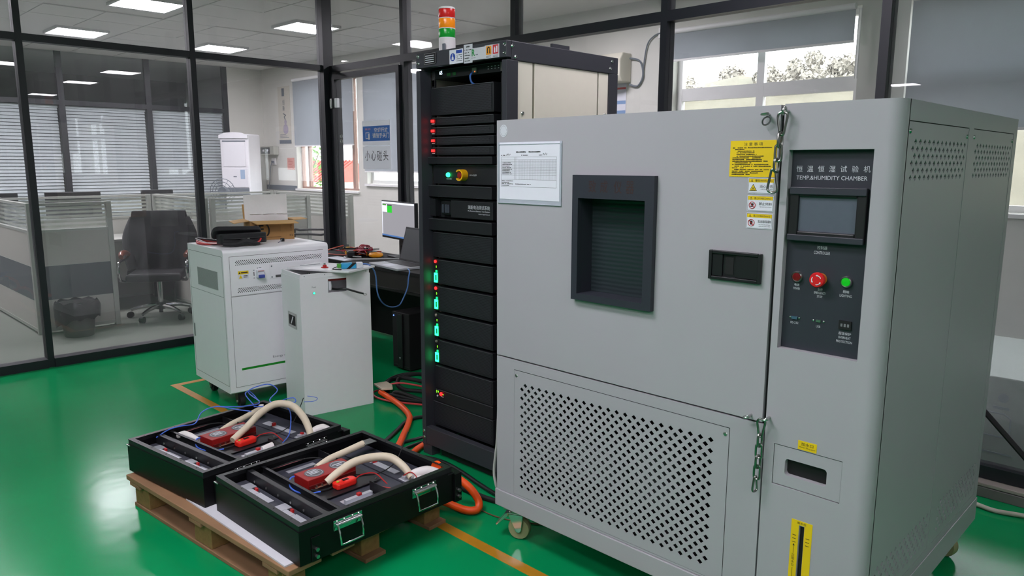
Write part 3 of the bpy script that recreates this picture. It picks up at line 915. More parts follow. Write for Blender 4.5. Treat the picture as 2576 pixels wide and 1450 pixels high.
# side skin around the two removable panels (side x = CW)
s = M()
PY = [(.056, .597), (.648, 1.172)]
for y0, y1 in ((.05, .056), (.597, .648), (1.172, CD)):
    s.box(CW - .02, CW, y0, y1, .215, CT)
for y0, y1 in PY:
    s.box(CW - .02, CW, y0, y1, 1.609, CT); s.box(CW - .02, CW, y0, y1, .215, .262)
s.build('side_skin', m_cham, cm)
for k, (y0, y1) in enumerate(PY):
    p = M()
    cw = (y1 - y0 - .055) / 13
    p.holes(y0 + .001, y1 - .001, .90, 1.6065, 13, 6, cw, .0182, .0105, .0082, y0 + .025, 1.458, 0, .004)
    p.holes(y0 + .001, y1 - .001, .263, .90, 13, 6, cw, .0182, .0105, .0082, y0 + .025, .288, 0, .004)
    p.v = [(CW - .001 - q[1], q[0], q[2]) for q in p.v]
    p.f = [f_[::1] for f_ in p.f]
    o = p.build('side_panel', m_cham, cm)
    for yy in (y0 + .012, y1 - .014):
        M().lathe([(.0, CW + .004), (.005, CW + .003), (.0065, CW - .001)], (yy, 1.583), 10, 'x').build('panel_screw', m_steel, o)
    M().box(CW - .0045, CW - .0015, y0 + .001, y1 - .001, 1.6066, 1.609).build('panel_gap', m_dark, o)
# base skirt
k = M()
k.box(-.006, CW + .004, -.006, .0, .145, .213); k.box(-.006, 0, .0, CD, .145, .213)
k.box(CW, CW + .004, .0, CD, .145, .235); k.box(.0, CW, .0, .06, .145, .213); k.box(0, CW, CD - .04, CD, .145, .213)
k.box(0, CW, .06, CD - .04, .19, .213)
k.build('base_skirt', m_cham, cm, .002)
# perforated front vent panel with real diamond holes
v = M()
v.holes(.0955, .9945, .2235, .7235, 23, 24, .0355, .01775, .0104, .00886, .118, .2545, -.001, .003)
vo = v.build('vent_panel', m_cham, cm)
for xx in (.107, .982):
    M().lathe([(.0, -.005), (.005, -.004), (.007, -.001)], (xx, .703), 12, 'y').build('panel_screw', m_steel, vo)
# machinery glimpsed behind the vent
mb = M(); mb.box(.15, .45, .16, .30, .30, .44); mb.cyl((.62, .22, .30), (.62, .22, .50), .09, n=18); mb.tube([(.62, .22, .5), (.72, .2, .58), (.86, .18, .5), (.9, .2, .31)], .012, 7)
mb.build('compressor_unit', mat('machine_grey', '#4a4d50', .6), cm)

# ---- door
d = M()
DX0, DX1, DZ0, DZ1 = .0, 1.094, .768, CT - .002
WX0, WX1, WZ0, WZ1 = .39, .70, 1.045, 1.455
d.box(DX0, WX0, 0, .07, DZ0, DZ1); d.box(WX1, DX1, 0, .07, DZ0, DZ1)
d.box(WX0, WX1, 0, .07, DZ0, WZ0); d.box(WX0, WX1, 0, .07, WZ1, DZ1)
door = d.build('chamber_door', m_cham, cm)
M().box(DX0 + .004, DX1 + .009, .012, .068, .7625, .7675).build('door_gasket', m_dark, cm)
M().box(DX1 + .0005, XA - .0005, .012, .068, .7625, CT - .006).build('door_gasket', m_dark, cm)
# window frame: proud bezel with a deep reveal
wf_ = M()
FX0, FX1, FZ0, FZ1 = .386, .713, 1.040, 1.464
OX0, OX1, OZ0, OZ1 = .411, .680, 1.062, 1.387
for (a0, a1, z0, z1) in ((FX0, OX0, FZ0, FZ1), (OX1, FX1, FZ0, FZ1), (OX0, OX1, OZ1, FZ1), (OX0, OX1, FZ0, OZ0)):
    wf_.box(a0, a1, -.02, -.0005, z0, z1)
wfo = wf_.build('window_bezel', m_panel, door)
rv = M()
for (a0, a1, z0, z1) in ((WX0 + .001, OX0, WZ0, WZ1), (OX1, WX1 - .001, WZ0, WZ1), (OX0, OX1, OZ1, WZ1 - .001), (OX0, OX1, WZ0 + .001, OZ0)):
    rv.box(a0, a1, .0, .065, z0, z1)
rv.build('window_reveal', m_panel, door)
m_wave = mat('chamber_glass', '#2c3538', .22, nz=.12, ns=4., spec=.35)
_nt = m_wave.node_tree; _w = _nt.nodes.new('ShaderNodeTexWave'); _w.bands_direction = 'Z'; _w.inputs['Scale'].default_value = 22; _w.inputs['Distortion'].default_value = 1.2
_tc = next(n for n in _nt.nodes if n.type == 'TEX_COORD'); _nt.links.new(_tc.outputs['Object'], _w.inputs['Vector'])
_bp = _nt.nodes.new('ShaderNodeBump'); _bp.inputs['Strength'].default_value = .35; _bp.inputs['Distance'].default_value = .003
_nt.links.new(_w.outputs['Fac'], _bp.inputs['Height']); _nt.links.new(_bp.outputs['Normal'], _nt.nodes['Principled BSDF'].inputs['Normal'])
M().box(OX0 - .005, OX1 + .005, .060, .072, OZ0 - .005, OZ1 + .005).build('window_pane', m_wave, door)
for k_, chx in enumerate('致成仪器'):
    text(chx, .031, .040, (.472 + .0475 * k_ + (.008 if k_ > 1 else 0), -.0206, 1.427), '-y', m_brown, wfo)
# latch handle
hl = M().frame(.905, 1.068, 1.167, 1.253, .010, -.012, -.0005).build('latch_frame', m_black, door, .002)
hp = M(); hp.box(.9155, .948, -.008, -.001, 1.178, 1.242); hp.box(.990, 1.0575, -.008, -.001, 1.178, 1.242); hp.box(.948, .990, -.003, -.001, 1.178, 1.242)
hp.build('latch_plate', m_black, door, .002)
M().box(.956, .982, -.0045, -.0031, 1.185, 1.236).build('latch_recess', m_dark, door)
m_slabel = mat('sticker_white', '#c9ccd2', .5)
# round white sticker
stk = M().prism([(.036 + .0195 * cos(2 * pi * q / 32), 1.619 + .0225 * sin(2 * pi * q / 32)) for q in range(32)], -.0012, -.0002, 'y').build('round_sticker', m_slabel, door)
pt = M()
for q in range(22):
    aa = 2 * pi * q / 22
    pt.box(.036 + .0155 * cos(aa) - .0008, .036 + .0155 * cos(aa) + .0008, -.0015, -.00125, 1.619 + .018 * sin(aa) - .001, 1.619 + .018 * sin(aa) + .001)
pt.build('rim_print', m_grey, stk)

# ---- printed stickers on the door
def bars(m_, x0, x1, z, h, y, dens=.8, seed=0):
    """a line of print too small to read"""
    rr = random.Random(seed + int(z * 9999))
    x = x0
    while x < x1:
        w = rr.uniform(.7, 1.6) * h
        if rr.random() < dens:
            m_.box(x, min(x1, x + w), y - .0003, y, z + rr.uniform(-.05, .05) * h, z + h * rr.uniform(.75, 1))
        x += w + .25 * h
SY = -.0016
ns_ = M().box(.952, 1.090, -.0014, -.0002, 1.466, 1.5655).build('notice_sticker', m_yel, door)
text('注 意 事 項', .056, .0095, (1.021, SY, 1.5555), '-y', m_ink, ns_)
bl = M()
for q in range(17):
    ind = .018 if 2 <= q <= 5 else (.013 if q in (1, 11, 13, 9) else .006)
    ln = [.126, .03, .058, .062, .065, .088, .092, .096, .115, .055, .118, .118, .045, .120, .105, .085, .062][q]
    bars(bl, .954 + ind, .954 + ind + ln * .92, 1.5445 - .0046 * q, .0026, SY, .9, q)
bl.build('small_print', m_ink, ns_)
def warn(z1, title, cn, en, kind):
    x0, x1, z0 = 1.012, 1.089, z1 - .043
    o = M().box(x0, x1, -.0014, -.0002, z0, z1).build('warning_sticker', m_paper, door)
    M().frame(x0 + .0015, x1 - .0015, z0 + .0015, z1 - .0015, .0006, -.0017, -.00145).build('border_line', m_ink, o)
    M().box(x0 + .0022, x1 - .0022, -.0017, -.00145, z1 - .0122, z1 - .0022).build('yellow_band', m_yel, o)
    tri = M().prism([(x0 + .007, z1 - .0108), (x0 + .015, z1 - .0108), (x0 + .011, z1 - .0036)], -.0021, -.0018, 'y').build('triangle_mark', m_ink, o)
    M().prism([(x0 + .0086, z1 - .0101), (x0 + .0134, z1 - .0101), (x0 + .011, z1 - .0056)], -.0024, -.00215, 'y').build('triangle_fill', m_yel, o)
    text(title, .050, .0062, (x0 + .046, -.002, z1 - .0073), '-y', m_ink, o)
    text(cn, .038, .0082, (x0 + .054, -.0018, z1 - .0225), '-y', m_ink, o)
    for q, e in enumerate(en):
        text(e, .034, .0026, (x0 + .055, -.0018, z1 - .031 - .0048 * q), '-y', m_ink, o)
    if kind == 'tri':
        M().prism([(x0 + .004, z1 - .036), (x0 + .027, z1 - .036), (x0 + .0155, z1 - .0165)], -.0019, -.0016, 'y').build('hot_mark', m_ink, o)
        M().prism([(x0 + .0062, z1 - .0346), (x0 + .0248, z1 - .0346), (x0 + .0155, z1 - .0192)], -.0022, -.00195, 'y').build('hot_fill', m_yel, o)
        hz = M()
        for q in range(3): hz.box(x0 + .0125 + .0025 * q, x0 + .0138 + .0025 * q, -.0025, -.00225, z1 - .031, z1 - .0265)
        hz.box(x0 + .0095, x0 + .0215, -.0025, -.00225, z1 - .0338, z1 - .0326)
        hz.build('hot_lines', m_ink, o)
    else:
        cx, cz = x0 + .0155, z1 - .027
        rg = M(); rg.tube([(cx + .0092 * cos(t * pi / 12), -.0022, cz + .0092 * sin(t * pi / 12)) for t in range(24)], .0009, 5, 1, True)
        rg.tube([(cx - .0065, -.0024, cz + .0065), (cx + .0065, -.0024, cz - .0065)], .0009, 5, 1)
        gm = M()
        if kind == 'tilt':
            gm.box(cx - .004, cx + .004, -.0019, -.0016, cz - .001, cz + .005); gm.box(cx - .006, cx + .002, -.0019, -.0016, cz - .0045, cz - .0025)
        else:
            gm.box(cx - .0035, cx + .0035, -.0019, -.0016, cz - .0055, cz + .0055)
        gm.build('symbol', m_ink, o)
        rg.build('ban_ring', m_red, o)
warn(1.463, '警告/WARNING', '当心烫伤', ['CAUTION, SCALD'], 'tri')
warn(1.4145, '禁止/FORBIDDANCE', '禁止倾斜', ['NO INCLINATION'], 'tilt')
warn(1.3655, '禁止/FORBIDDANCE', '禁止放易燃易爆物', ['NO LAYING INFLAMMABLE', 'AND EXPLOSIVE THING'], 'flam')

# ---- control panel in its recess
cp = M().box(XB + .0005, 1.341, .022, .05, .995, 1.538).build('control_panel', m_panel, cm)
PYF = .0218
def ptext(t, w, x, z, h=None): text(t, w, h, (x, PYF - .0004, z), '-y', m_wtext, cp)
for k_, chx in enumerate('恒温恒湿试验机'):
    ptext(chx, .0165, 1.146 + .0291 * k_, 1.489, .0165)
ptext('TEMP.&HUMIDITY CHAMBER', .184, 1.231, 1.4655, .0108)
bz = M()
bz.frame(1.131, 1.331, 1.297, 1.441, .0245, .006, .0215, .026, .026)
bzo = bz.build('screen_bezel', m_black, cp, .003)
M().box(1.131, 1.331, .001, .006, 1.421, 1.441).build('bezel_lip', m_panel, cp, .002)
M().box(1.131, 1.331, .001, .006, 1.297, 1.314).build('bezel_lip', m_panel, cp, .002)
M().box(1.155, 1.307, .014, .021, 1.322, 1.416).build('screen', mat('screen_grey', '#5a616c', .25, nz=.06, ns=60.), cp)
ptext('控制器', .027, 1.222, 1.281, .0095); ptext('CONTROLLER', .043, 1.222, 1.2675, .0085)
def pbtn(x, ring, capm, name):
    M().lathe([(.0155, PYF), (.0155, PYF - .006), (.0128, PYF - .009), (.0122, PYF - .006)], (x, 1.197), 26, 'y').build(name + '_ring', ring, cp)
    M().lathe([(.0, PYF - .0085), (.011, PYF - .0075), (.0121, PYF - .004)], (x, 1.197), 26, 'y').build(name, capm, cp)
pbtn(1.160, m_steel, mat('dark_red_lens', '#6d0f16', .25), 'power_button')
pbtn(1.292, m_steel, mat('green_lens', '#17a81f', .25, emit='#10d020', es=.25), 'lighting_button')
M().lathe([(.0165, PYF), (.0165, PYF - .012), (.012, PYF - .013)], (1.224, 1.197), 26, 'y').build('stop_collar', mat('orange_collar', '#d87a1c', .4), cp)
M().lathe([(.0, PYF - .030), (.018, PYF - .029), (.0205, PYF - .026), (.0205, PYF - .020), (.012, PYF - .012)], (1.224, 1.197), 28, 'y').build('emergency_stop', mat('stop_red', '#d11f26', .3), cp)
for q in range(3):
    a0 = q * 2.0944 + .4
    M().tube([(1.224 + .0125 * cos(a0 + t * .22), PYF - .0301, 1.197 + .0125 * sin(a0 + t * .22)) for t in range(7)], [.0006, .0013, .0013, .0013, .0013, .0024, .0005], 5, 1).build('turn_arrow', m_paper, cp)
ptext('电源', .0135, 1.160, 1.1745, .007); ptext('POWER', .018, 1.160, 1.164, .0065)
ptext('急停', .0135, 1.224, 1.1685, .007); ptext('EMERGENCY', .031, 1.224, 1.159, .0065); ptext('STOP', .0145, 1.224, 1.149, .0065)
ptext('照明', .0155, 1.292, 1.170, .007); ptext('LIGHTING', .031, 1.292, 1.1595, .0065)
rs = M(); rs.prism([(1.160 - .009, 1.086), (1.160 + .009, 1.086), (1.160 + .0075, 1.0785), (1.160 - .0075, 1.0785)], PYF - .005, PYF, 'y'); rs.build('serial_port', mat('port_blue', '#4a6a80', .4, .4), cp)
M().box(1.226 - .0065, 1.226 + .0065, PYF - .003, PYF, 1.079, 1.0855).build('usb_port', m_steel, cp)
for xx in (1.1475, 1.1725, 1.212, 1.240):
    M().lathe([(.0, PYF - .003), (.0026, PYF - .002), (.003, PYF)], (xx, 1.0825), 8, 'y').build('port_screw', m_steel, cp)
ptext('RS-232', .022, 1.160, 1.068, .0062); ptext('USB', .0115, 1.226, 1.067, .0062)
M().box(1.281, 1.313, PYF - .004, PYF, 1.070, 1.0935).build('thumbwheel_block', m_dark, cp)
for q in range(3):
    M().box(1.286 + .0085 * q, 1.291 + .0085 * q, PYF - .0046, PYF - .0041, 1.0775, 1.0855).build('thumbwheel', mat('wheel_print', '#77797c', .5), cp)
ptext('超温保护', .032, 1.297, 1.0585, .0078); ptext('OVERHEAT', .032, 1.297, 1.0475, .0065); ptext('PROTECTION', .041, 1.297, 1.0365, .0065)

# ---- filling port flap and water gauge
fl = M()
fl.box(1.1355, 1.168, .002, .02, .5975, .7135); fl.box(1.286, 1.3245, .002, .02, .5975, .7135)
fl.box(1.168, 1.286, .002, .02, .5975, .630); fl.box(1.168, 1.286, .002, .02, .679, .7135)
for (xx, zz, sx, sz) in ((1.168, .630, 1, 1), (1.286, .630, -1, 1), (1.286, .679, -1, -1), (1.168, .679, 1, -1)):
    q_ = .010
    pts_ = [(xx, zz)] + [(xx + sx * q_ * (1 - cos(t)), zz + sz * q_ * (1 - sin(t))) for t in [k_ * pi / 10 for k_ in range(6)]]
    fl.prism(pts_ if sx * sz < 0 else pts_[::-1], .002, .02, 'y')
flo = fl.build('filling_flap', m_cham, cm)
M().box(1.134, 1.3255, .021, .05, .596, .716).build('filling_well', m_dark, cm)
sl_ = M().box(1.203, 1.255, -.0012, -.0002, .7185, .744).build('filling_sticker', m_yel, cm)
text('加水口', .034, .0098, (1.229, -.0016, .7355), '-y', m_ink, sl_); text('Water filling port', .046, .0052, (1.229, -.0016, .7255), '-y', m_ink, sl_)
gs = M(); gs.box(1.200, 1.2215, -.0012, -.0002, .22, .51); gs.box(1.2375, 1.2595, -.0012, -.0002, .22, .51); gs.box(1.2215, 1.2375, -.0012, -.0002, .4975, .51)
gso = gs.build('gauge_sticker', m_yel, cm)
M().cyl((1.2295, .012, .236), (1.2295, .012, .492), .0065, n=14).build('gauge_tube', m_dark, cm)
text('高水位', .026, .007, (1.2295, -.0016, .5035), '-y', m_ink, gso)
for q in range(3):
    for xx in (1.205, 1.243):
        M().box(xx, xx + .0105, -.0016, -.00125, .463 - .0105 * q, .4645 - .0105 * q).build('gauge_tick', m_ink, gso)
M().prism([(1.2075, .432), (1.2100, .432), (1.2100, .408), (1.2110, .408), (1.2110, .432), (1.2135, .432), (1.2105, .438)], -.0016, -.00125, 'y').build('gauge_arrow', m_ink, gso)
M().prism([(1.2075, .336), (1.2105, .330), (1.2135, .336), (1.2110, .336), (1.2110, .365), (1.2100, .365), (1.2100, .336)], -.0016, -.00125, 'y').build('gauge_arrow', m_ink, gso)
for q, chx in enumerate('正常水位'):
    text(chx, .0085, .0085, (1.2105, -.0016, .402 - .0098 * q), '-y', m_ink, gso)

# ---- casters
def caster(x, y, rz, brake):
    e = bpy.data.objects.new('caster', None); e.empty_display_size = .05
    link(e, cm); e.location = (x, y, 0); e.rotation_euler = (0, 0, rad(rz))
    M().box(-.045, .045, -.04, .04, .137, .145).build('top_plate', m_steel, e)
    M().cyl((0, 0, .118), (0, 0, .137), .03, n=16).build('swivel_race', m_steel, e)
    fk = M()
    for xx in (-.03, .025):
        fk.prism([(-.028, .112), (.036, .112), (.028, .045), (.022, .036), (.008, .036), (.003, .045)], xx, xx + .005, 'x')
    fk.box(-.03, .03, -.028, .036, .1125, .118)
    fk.build('fork', m_chrome, e, .002)
    M().lathe([(.03, -.018), (.042, -.018), (.046, -.01), (.046, .01), (.042, .018), (.03, .018)], (.015, .047), 24, 'x').build('wheel', mat('nylon_wheel', '#8f8d68', .5, nz=.08), e)
    if brake:
        br_ = M(); br_.prism([(-.029, .114), (-.042, .110), (-.082, .058), (-.076, .053), (-.029, .098)], -.024, .024, 'x'); br_.build('brake_pedal', m_chrome, e, .002)
caster(.055, .055, -62, True); caster(1.33, .07, 20, True); caster(.07, 1.10, 150, False); caster(1.345, 1.13, 80, False)

# ---- eye bolts and the two safety chains
def eye(x, z, rot, name='eye_bolt'):
    e = M(); R = .009
    e.cyl((0, 0, 0), (0, -.018, 0), .0035, n=10)
    e.tube([(R * sin(t * pi / 8) * cos(rot), -.018 - R + R * cos(t * pi / 8), R * sin(t * pi / 8) * sin(rot)) for t in range(16)], .003, 7, 1, True)
    return e.build(name, m_steel, cm, loc=(x, 0, z))
e1 = eye(1.062, 1.634, .15); eye(1.116, 1.640, 1.3); eye(1.060, .782, .2); eye(1.116, .788, .3)
rg = M(); rg.tube([(.011 * cos(t * pi / 10), -.02 + .006 * sin(t * pi / 10), -.013 + .011 * sin(t * pi / 10)) for t in range(20)], .0022, 7, 1, True)
rg.build('latch_ring', mat('ring_steel', '#77797a', .35, 1.), cm, loc=(1.064, 0, 1.629))
m_link = mat('chain_steel', '#8f908c', .3, 1., nz=.1)
def oval(h, w, r, tilt, off=0.):
    """one chain link hanging in its own plane; tilt turns it about the vertical"""
    pts = []
    for t in range(20):
        a = 2 * pi * t / 20
        x = w * cos(a); z = (h - w) * (1 if sin(a) > 0 else -1) * (1 if abs(sin(a)) > .01 else 0) + w * sin(a)
        pts.append((x * cos(tilt), x * sin(tilt), z))
    m_ = M(); m_.tube(pts, r, 7, 1, True)
    return m_
def karabiner(h, r, flip, tilt):
    P = [(0, .5), (.20, .46), (.27, .33), (.20, .0), (.13, -.36), (.08, -.48), (-.02, -.5), (-.10, -.45), (-.13, -.34), (-.20, 0), (-.26, .30), (-.19, .45)]
    m_ = M()
    m_.tube([(x * h * .8 * cos(tilt), x * h * .8 * sin(tilt), z * h * (-1 if flip else 1)) for x, z in P], r, 7, 3, True)
    return m_
def chain(x, ztop, items, label):
    t = thing('safety_chain', label, 'chain', (-2.02 + x, 1.963 - .024, ztop), 0, 'safety chains on the chamber')
    z = 0
    for kind, h, tilt, dx in items:
        if kind == 'k': o = karabiner(h, .0034, False, tilt).build('carabiner', m_link, t, loc=(dx, -.002, z - h / 2))
        elif kind == 'K': o = karabiner(h, .0034, True, tilt).build('carabiner', m_link, t, loc=(dx, -.002, z - h / 2))
        else: o = oval(h / 2, .0085, .0035, tilt).build('chain_link', m_link, t, loc=(dx, -.002, z - h / 2))
        z -= h - .0075
    return t
chain(1.112, 1.637, [('k', .060, .15, 0), ('l', .040, 1.35, -.003), ('l', .044, .25, -.006), ('l', .036, 1.2, -.009), ('K', .062, .12, -.017)],
      'steel safety chain with two carabiners hanging at the top of the chamber door seam')
chain(1.104, .786, [('k', .052, .2, 0), ('l', .038, 1.3, -.001), ('l', .042, .25, -.002), ('l', .038, 1.2, -.003), ('l', .042, .2, -.004), ('K', .046, 1.35, -.008)],
      'steel safety chain hanging at the lower corner of the chamber door')

# ---- record sheet in its sleeve on the chamber door
sv = thing('record_sheet', 'white inspection table in a clear plastic sleeve on the chamber door', 'paper sheet', (-2.012, 1.963, 1.355))
m_slv = mat('sleeve_plastic', '#aab0ba', .25, nz=.04)
M().box(0, .314, -.0025, -.0004, 0, .223).build('sleeve_back', m_slv, sv, .0008)
M().frame(.0, .314, .0, .216, .007, -.0050, -.0026, .004, .003).build('sleeve_rim', m_slv, sv, .001)
M().box(.010, .305, -.0034, -.0027, .016, .222).build('sheet', m_paper, sv)
tb_ = M(); ty = -.0036
def hl_(x0, x1, z, w=.0006): tb_.box(x0, x1, ty - .0002, ty, z, z + w)
def vl_(x, z0, z1, w=.0005): tb_.box(x, x + w, ty - .0002, ty, z0, z1)
X0, X1 = .018, .291
for z in (.062, .088, .104, .111, .1155, .1215, .127, .1325, .138, .1435, .150, .1535, .1595, .169): hl_(X0, X1, z) if z in (.062, .088, .169, .104) else hl_(X0, X1, z, .0004)
hl_(X0, X0 + .0001, .062); vl_(X0, .062, .169); vl_(X1, .062, .1695)
for x in (.086, .093, .100): vl_(x, .088, .169, .0003)
for q in range(34): vl_(.108 + .0054 * q, .088, .160, .0002)
for q in range(8): bars(tb_, .024, .075 - .006 * (q % 3), .107 + .0057 * q, .0022, ty, .9, q)
for q in range(4): bars(tb_, .022, .060 + .02 * (q % 2), .0655 + .0055 * q, .0022, ty, .9, 40 + q)
bars(tb_, .088, .17, .0712, .0022, ty, .9, 77); bars(tb_, .095, .215, .185, .004, ty, .95, 5); bars(tb_, .019, .04, .174, .003, ty, .9, 6)
bars(tb_, .122, .155, .174, .003, ty, .9, 8); bars(tb_, .208, .222, .174, .003, ty, .9, 9)
tb_.build('printed_table', m_ink, sv)
hw_ = M(); hw_.tube([(.046, -.0037, .174), (.05, -.0037, .181), (.052, -.0037, .175), (.056, -.0037, .181), (.059, -.0037, .174), (.064, -.0037, .180), (.067, -.0037, .178)], .0006, 4, 3)
hw_.tube([(.226, -.0037, .174), (.23, -.0037, .182), (.234, -.0037, .175), (.24, -.0037, .183), (.243, -.0037, .175), (.247, -.0037, .182)], .0006, 4, 3)
hw_.build('handwriting', m_ink, sv)
# ================================================================ EQUIPMENT RACK (local x = world x + 2.945, y = world y - 2.317)
rk = thing('equipment_rack', 'tall charcoal equipment rack of battery test modules with lit indicators', 'equipment rack', (-2.945, 2.317, 0))
RW, RD, RH = .621, .785, 2.02
for (x, y) in ((0, 0), (RW - .03, 0), (0, RD - .07), (RW - .03, RD - .07)):
    M().box(x, x + .03, y, y + .07, .05, 1.94).build('post', m_rack, rk, .002)
M().box(0, RW, 0, .03, 1.950, RH).build('top_beam', m_rack, rk, .003)
M().box(0, RW, RD - .03, RD, 1.94, RH).build('top_beam', m_rack, rk, .003)
for x in (0, RW - .03):
    M().box(x, x + .03, .0305, RD - .0305, 1.94, RH).build('side_beam', m_rack, rk, .003)
    M().box(x, x + .03, .0705, RD - .0705, .05, .13).build('side_beam', m_rack, rk, .003)
M().box(.03, RW - .03, .0305, RD - .0305, RH - .02, RH - .004).build('roof', m_rack, rk)
M().box(.03, RW - .03, .002, .04, .055, .150).build('base_beam', m_rack, rk, .003)
M().box(.03, RW - .03, RD - .04, RD - .002, .055, .15).build('base_beam', m_rack, rk, .003)
M().box(.05, RW - .05, .06, RD - .06, .03, .06).build('floor_plate', m_dark, rk)
M().box(.10, RW - .04, .045, .06, .002, .055).build('plinth', m_dark, rk)
for x in (0, RW - .07):
    M().box(x, x + .07, .004, .06, .0, .0545).build('plinth_block', m_rack, rk, .002)
for (x, y) in ((.03, RD - .07), (RW - .05, RD - .07)):
    M().cyl((x + .01, y, 0), (x + .01, y, .052), .024, n=14).build('levelling_foot', m_dark, rk)
M().box(.60, .612, .30, .42, RH, RH + .018).build('roof_bracket', m_rack, rk)
m_creamsteel = mat('cream_steel', '#e2ddcd', .5, nz=.025)
for y0, y1 in ((.0715, .168), (.182, .63), (.64, .714)):
    sp_ = M().box(RW - .016, RW - .006, y0, y1, .131, 1.939).build('side_panel', m_creamsteel, rk, .002)
M().box(RW - .02, RW - .013, .168, .182, .131, 1.939).build('panel_joint', mat('joint_shade', '#8c8878', .6), rk)
M().box(.006, .016, .0715, .714, .131, 1.939).build('side_panel', m_creamsteel, rk, .002)
M().box(.03, RW - .03, RD - .012, RD - .004, .15, 1.94).build('rear_panel', m_dark, rk)
for y, z in ((.105, 1.72), (.105, .6), (.69, 1.74), (.69, .6)):
    M().lathe([(.0, RW - .001), (.007, RW - .002), (.009, RW - .0055)], (y, z), 12, 'x').build('screw', m_steel, rk)
for x, z in ((.017, 2.006), (.018, 1.972), (RW - .012, 2.002), (RW - .012, 1.966), (.016, .125), (.016, .09)):
    M().lathe([(.0, -.006), (.006, -.005), (.0085, -.0002)], (x, z), 12, 'y').build('bolt', m_chrome, rk)
for y, z in ((.035, 1.998), (.055, 1.955), (.735, 2.0), (.722, 1.965)):
    M().lathe([(.0, RW + .006), (.006, RW + .005), (.0085, RW + .0002)], (y, z), 12, 'x').build('bolt', m_chrome, rk)
# inner side of the bay and slotted rails
rl = M(); rl.box(.031, .05, .072, .085, .15, 1.9); rl.box(.50, .52, .085, .095, .15, 1.9)
rl.build('mounting_rail', m_dark, rk)
M().box(.521, .5905, .11, .12, .15, 1.905).build('filler_plate', m_dark, rk)

m_mod = mat('module_black', '#1d1e22', .45, nz=.06, bump=.05, bs=900.)
m_perf = perf_mat('perforated_black', '#2b2c32', .0088, .34)
m_edge = mat('module_edge', '#5a5b60', .4, .4)
FY = .055                                     # module faces sit this far behind the posts
def module(z0, z1, x0=.043, x1=.484, perf=(.09, .472), name='power_module', label=None, y=FY):
    e = M().box(x0, x1, y, y + .55, z0, z1).build(name, m_mod, rk, .0015)
    if perf:
        M().box(perf[0], perf[1], y - .0012, y - .0002, z0 + .010, z1 - .008).build('perforated_grille', m_perf, e)
    M().box(x0 + .012, x1, y - .003, y - .0003, z1 - .0035, z1 - .0008).build('top_lip', m_edge, e)
    if label: e['label'] = label
    return e
# 1U controller
cu = module(1.904, 1.9475, .034, .521, None, 'controller_unit', None, .075)
M().box(.034, .052, .072, .0745, 1.870, 1.946).build('ear', m_steel, cu); M().box(.510, .521, .072, .0745, 1.906, 1.946).build('ear', m_steel, cu)
text('65', .020, .017, (.097, .0742, 1.931), '-y', mat('blue_white_digits', '#fff', .5, emit='#cfe4ff', es=4.), cu)
for x0, x1 in ((.142, .168), (.184, .206)):
    M().box(x0, x1, .0735, .0748, 1.912, 1.926).build('green_terminal', mat('terminal_green', '#1d6b34', .5), cu)
M().box(.326, .352, .068, .0748, 1.912, 1.934).build('network_jack', mat('jack_grey', '#8b8c86', .5), cu)
M().box(.344, .348, .0668, .0679, 1.914, 1.919).build('jack_led', mat('jack_amber', '#a52', .4, emit='#ff7a3a', es=1.5), cu)
for q in range(4):
    for z in (1.920, 1.930):
        M().box(.425 + .022 * q, .433 + .022 * q, .0742, .0748, z, z + .003).build('port_print', m_wtext, cu)
M().tube([(.333, .066, 1.915), (.334, .05, 1.895), (.345, .052, 1.865), (.362, .085, 1.85)], .0042, 7).build('network_cable', mat('blue_cable', '#2f5fa8', .5), cu)
module(1.731, 1.861, perf=(.092, .470))
rl_ = []
for z0, z1 in ((1.683, 1.7205), (1.636, 1.674), (1.589, 1.627), (1.541, 1.579)):
    e = module(z0, z1, perf=(.088, .458), name='relay_module')
    zc = (z0 + z1) / 2 + .002
    M().box(.045, .082, FY - .0035, FY - .0003, z0 + .004, z1 - .004).build('indicator_block', m_black, e)
    M().box(.050, .070, FY - .009, FY - .0036, zc - .006, zc + .006).build('red_lamp', m_red_led, e)
    M().box(.05, .072, FY - .0042, FY - .0036, z0 + .006, z0 + .009).build('lamp_print', m_wtext, e)
module(1.498, 1.532, .013, .486, None, 'blank_plate', y=FY - .012)
# EPO panel
ep = module(1.402, 1.494, .041, .50, None, 'stop_panel', y=FY + .012)
EY = FY + .012
M().lathe([(.011, EY), (.011, EY - .006), (.009, EY - .010), (0, EY - .012)], (.155, 1.446), 20, 'y').build('run_lamp', m_green_glow, ep)
text('RUN 运行', .040, .008, (.160, EY - .0005, 1.4265), '-y', m_wtext, ep)
text('EPO/急停', .048, .009, (.332, EY - .0005, 1.446), '-y', m_wtext, ep)
m_guard = mat('guard_yellow', '#e8b012', .4)
gq = M()
a0, a1 = rad(-140), rad(140)
for k_ in range(16):
    if k_ in (7, 8): pass
    t0 = a0 + (a1 - a0) * k_ / 16; t1 = a0 + (a1 - a0) * (k_ + 1) / 16
    ri, ro = .0205, .027
    P = [(.270 + ri * cos(t0), 1.446 + ri * 1.0 * sin(t0)), (.270 + ro * cos(t0), 1.446 + ro * sin(t0)), (.270 + ro * cos(t1), 1.446 + ro * sin(t1)), (.270 + ri * cos(t1), 1.446 + ri * sin(t1))]
    gq.prism(P, EY - .036, EY - .0005, 'y')
gq.prism([(.270 + .019 * cos(a0 + (a1 - a0) * k_ / 16), 1.446 + .019 * sin(a0 + (a1 - a0) * k_ / 16)) for k_ in range(4, 13)], EY - .006, EY - .0008, 'y')
gq.build('stop_guard', m_guard, ep)
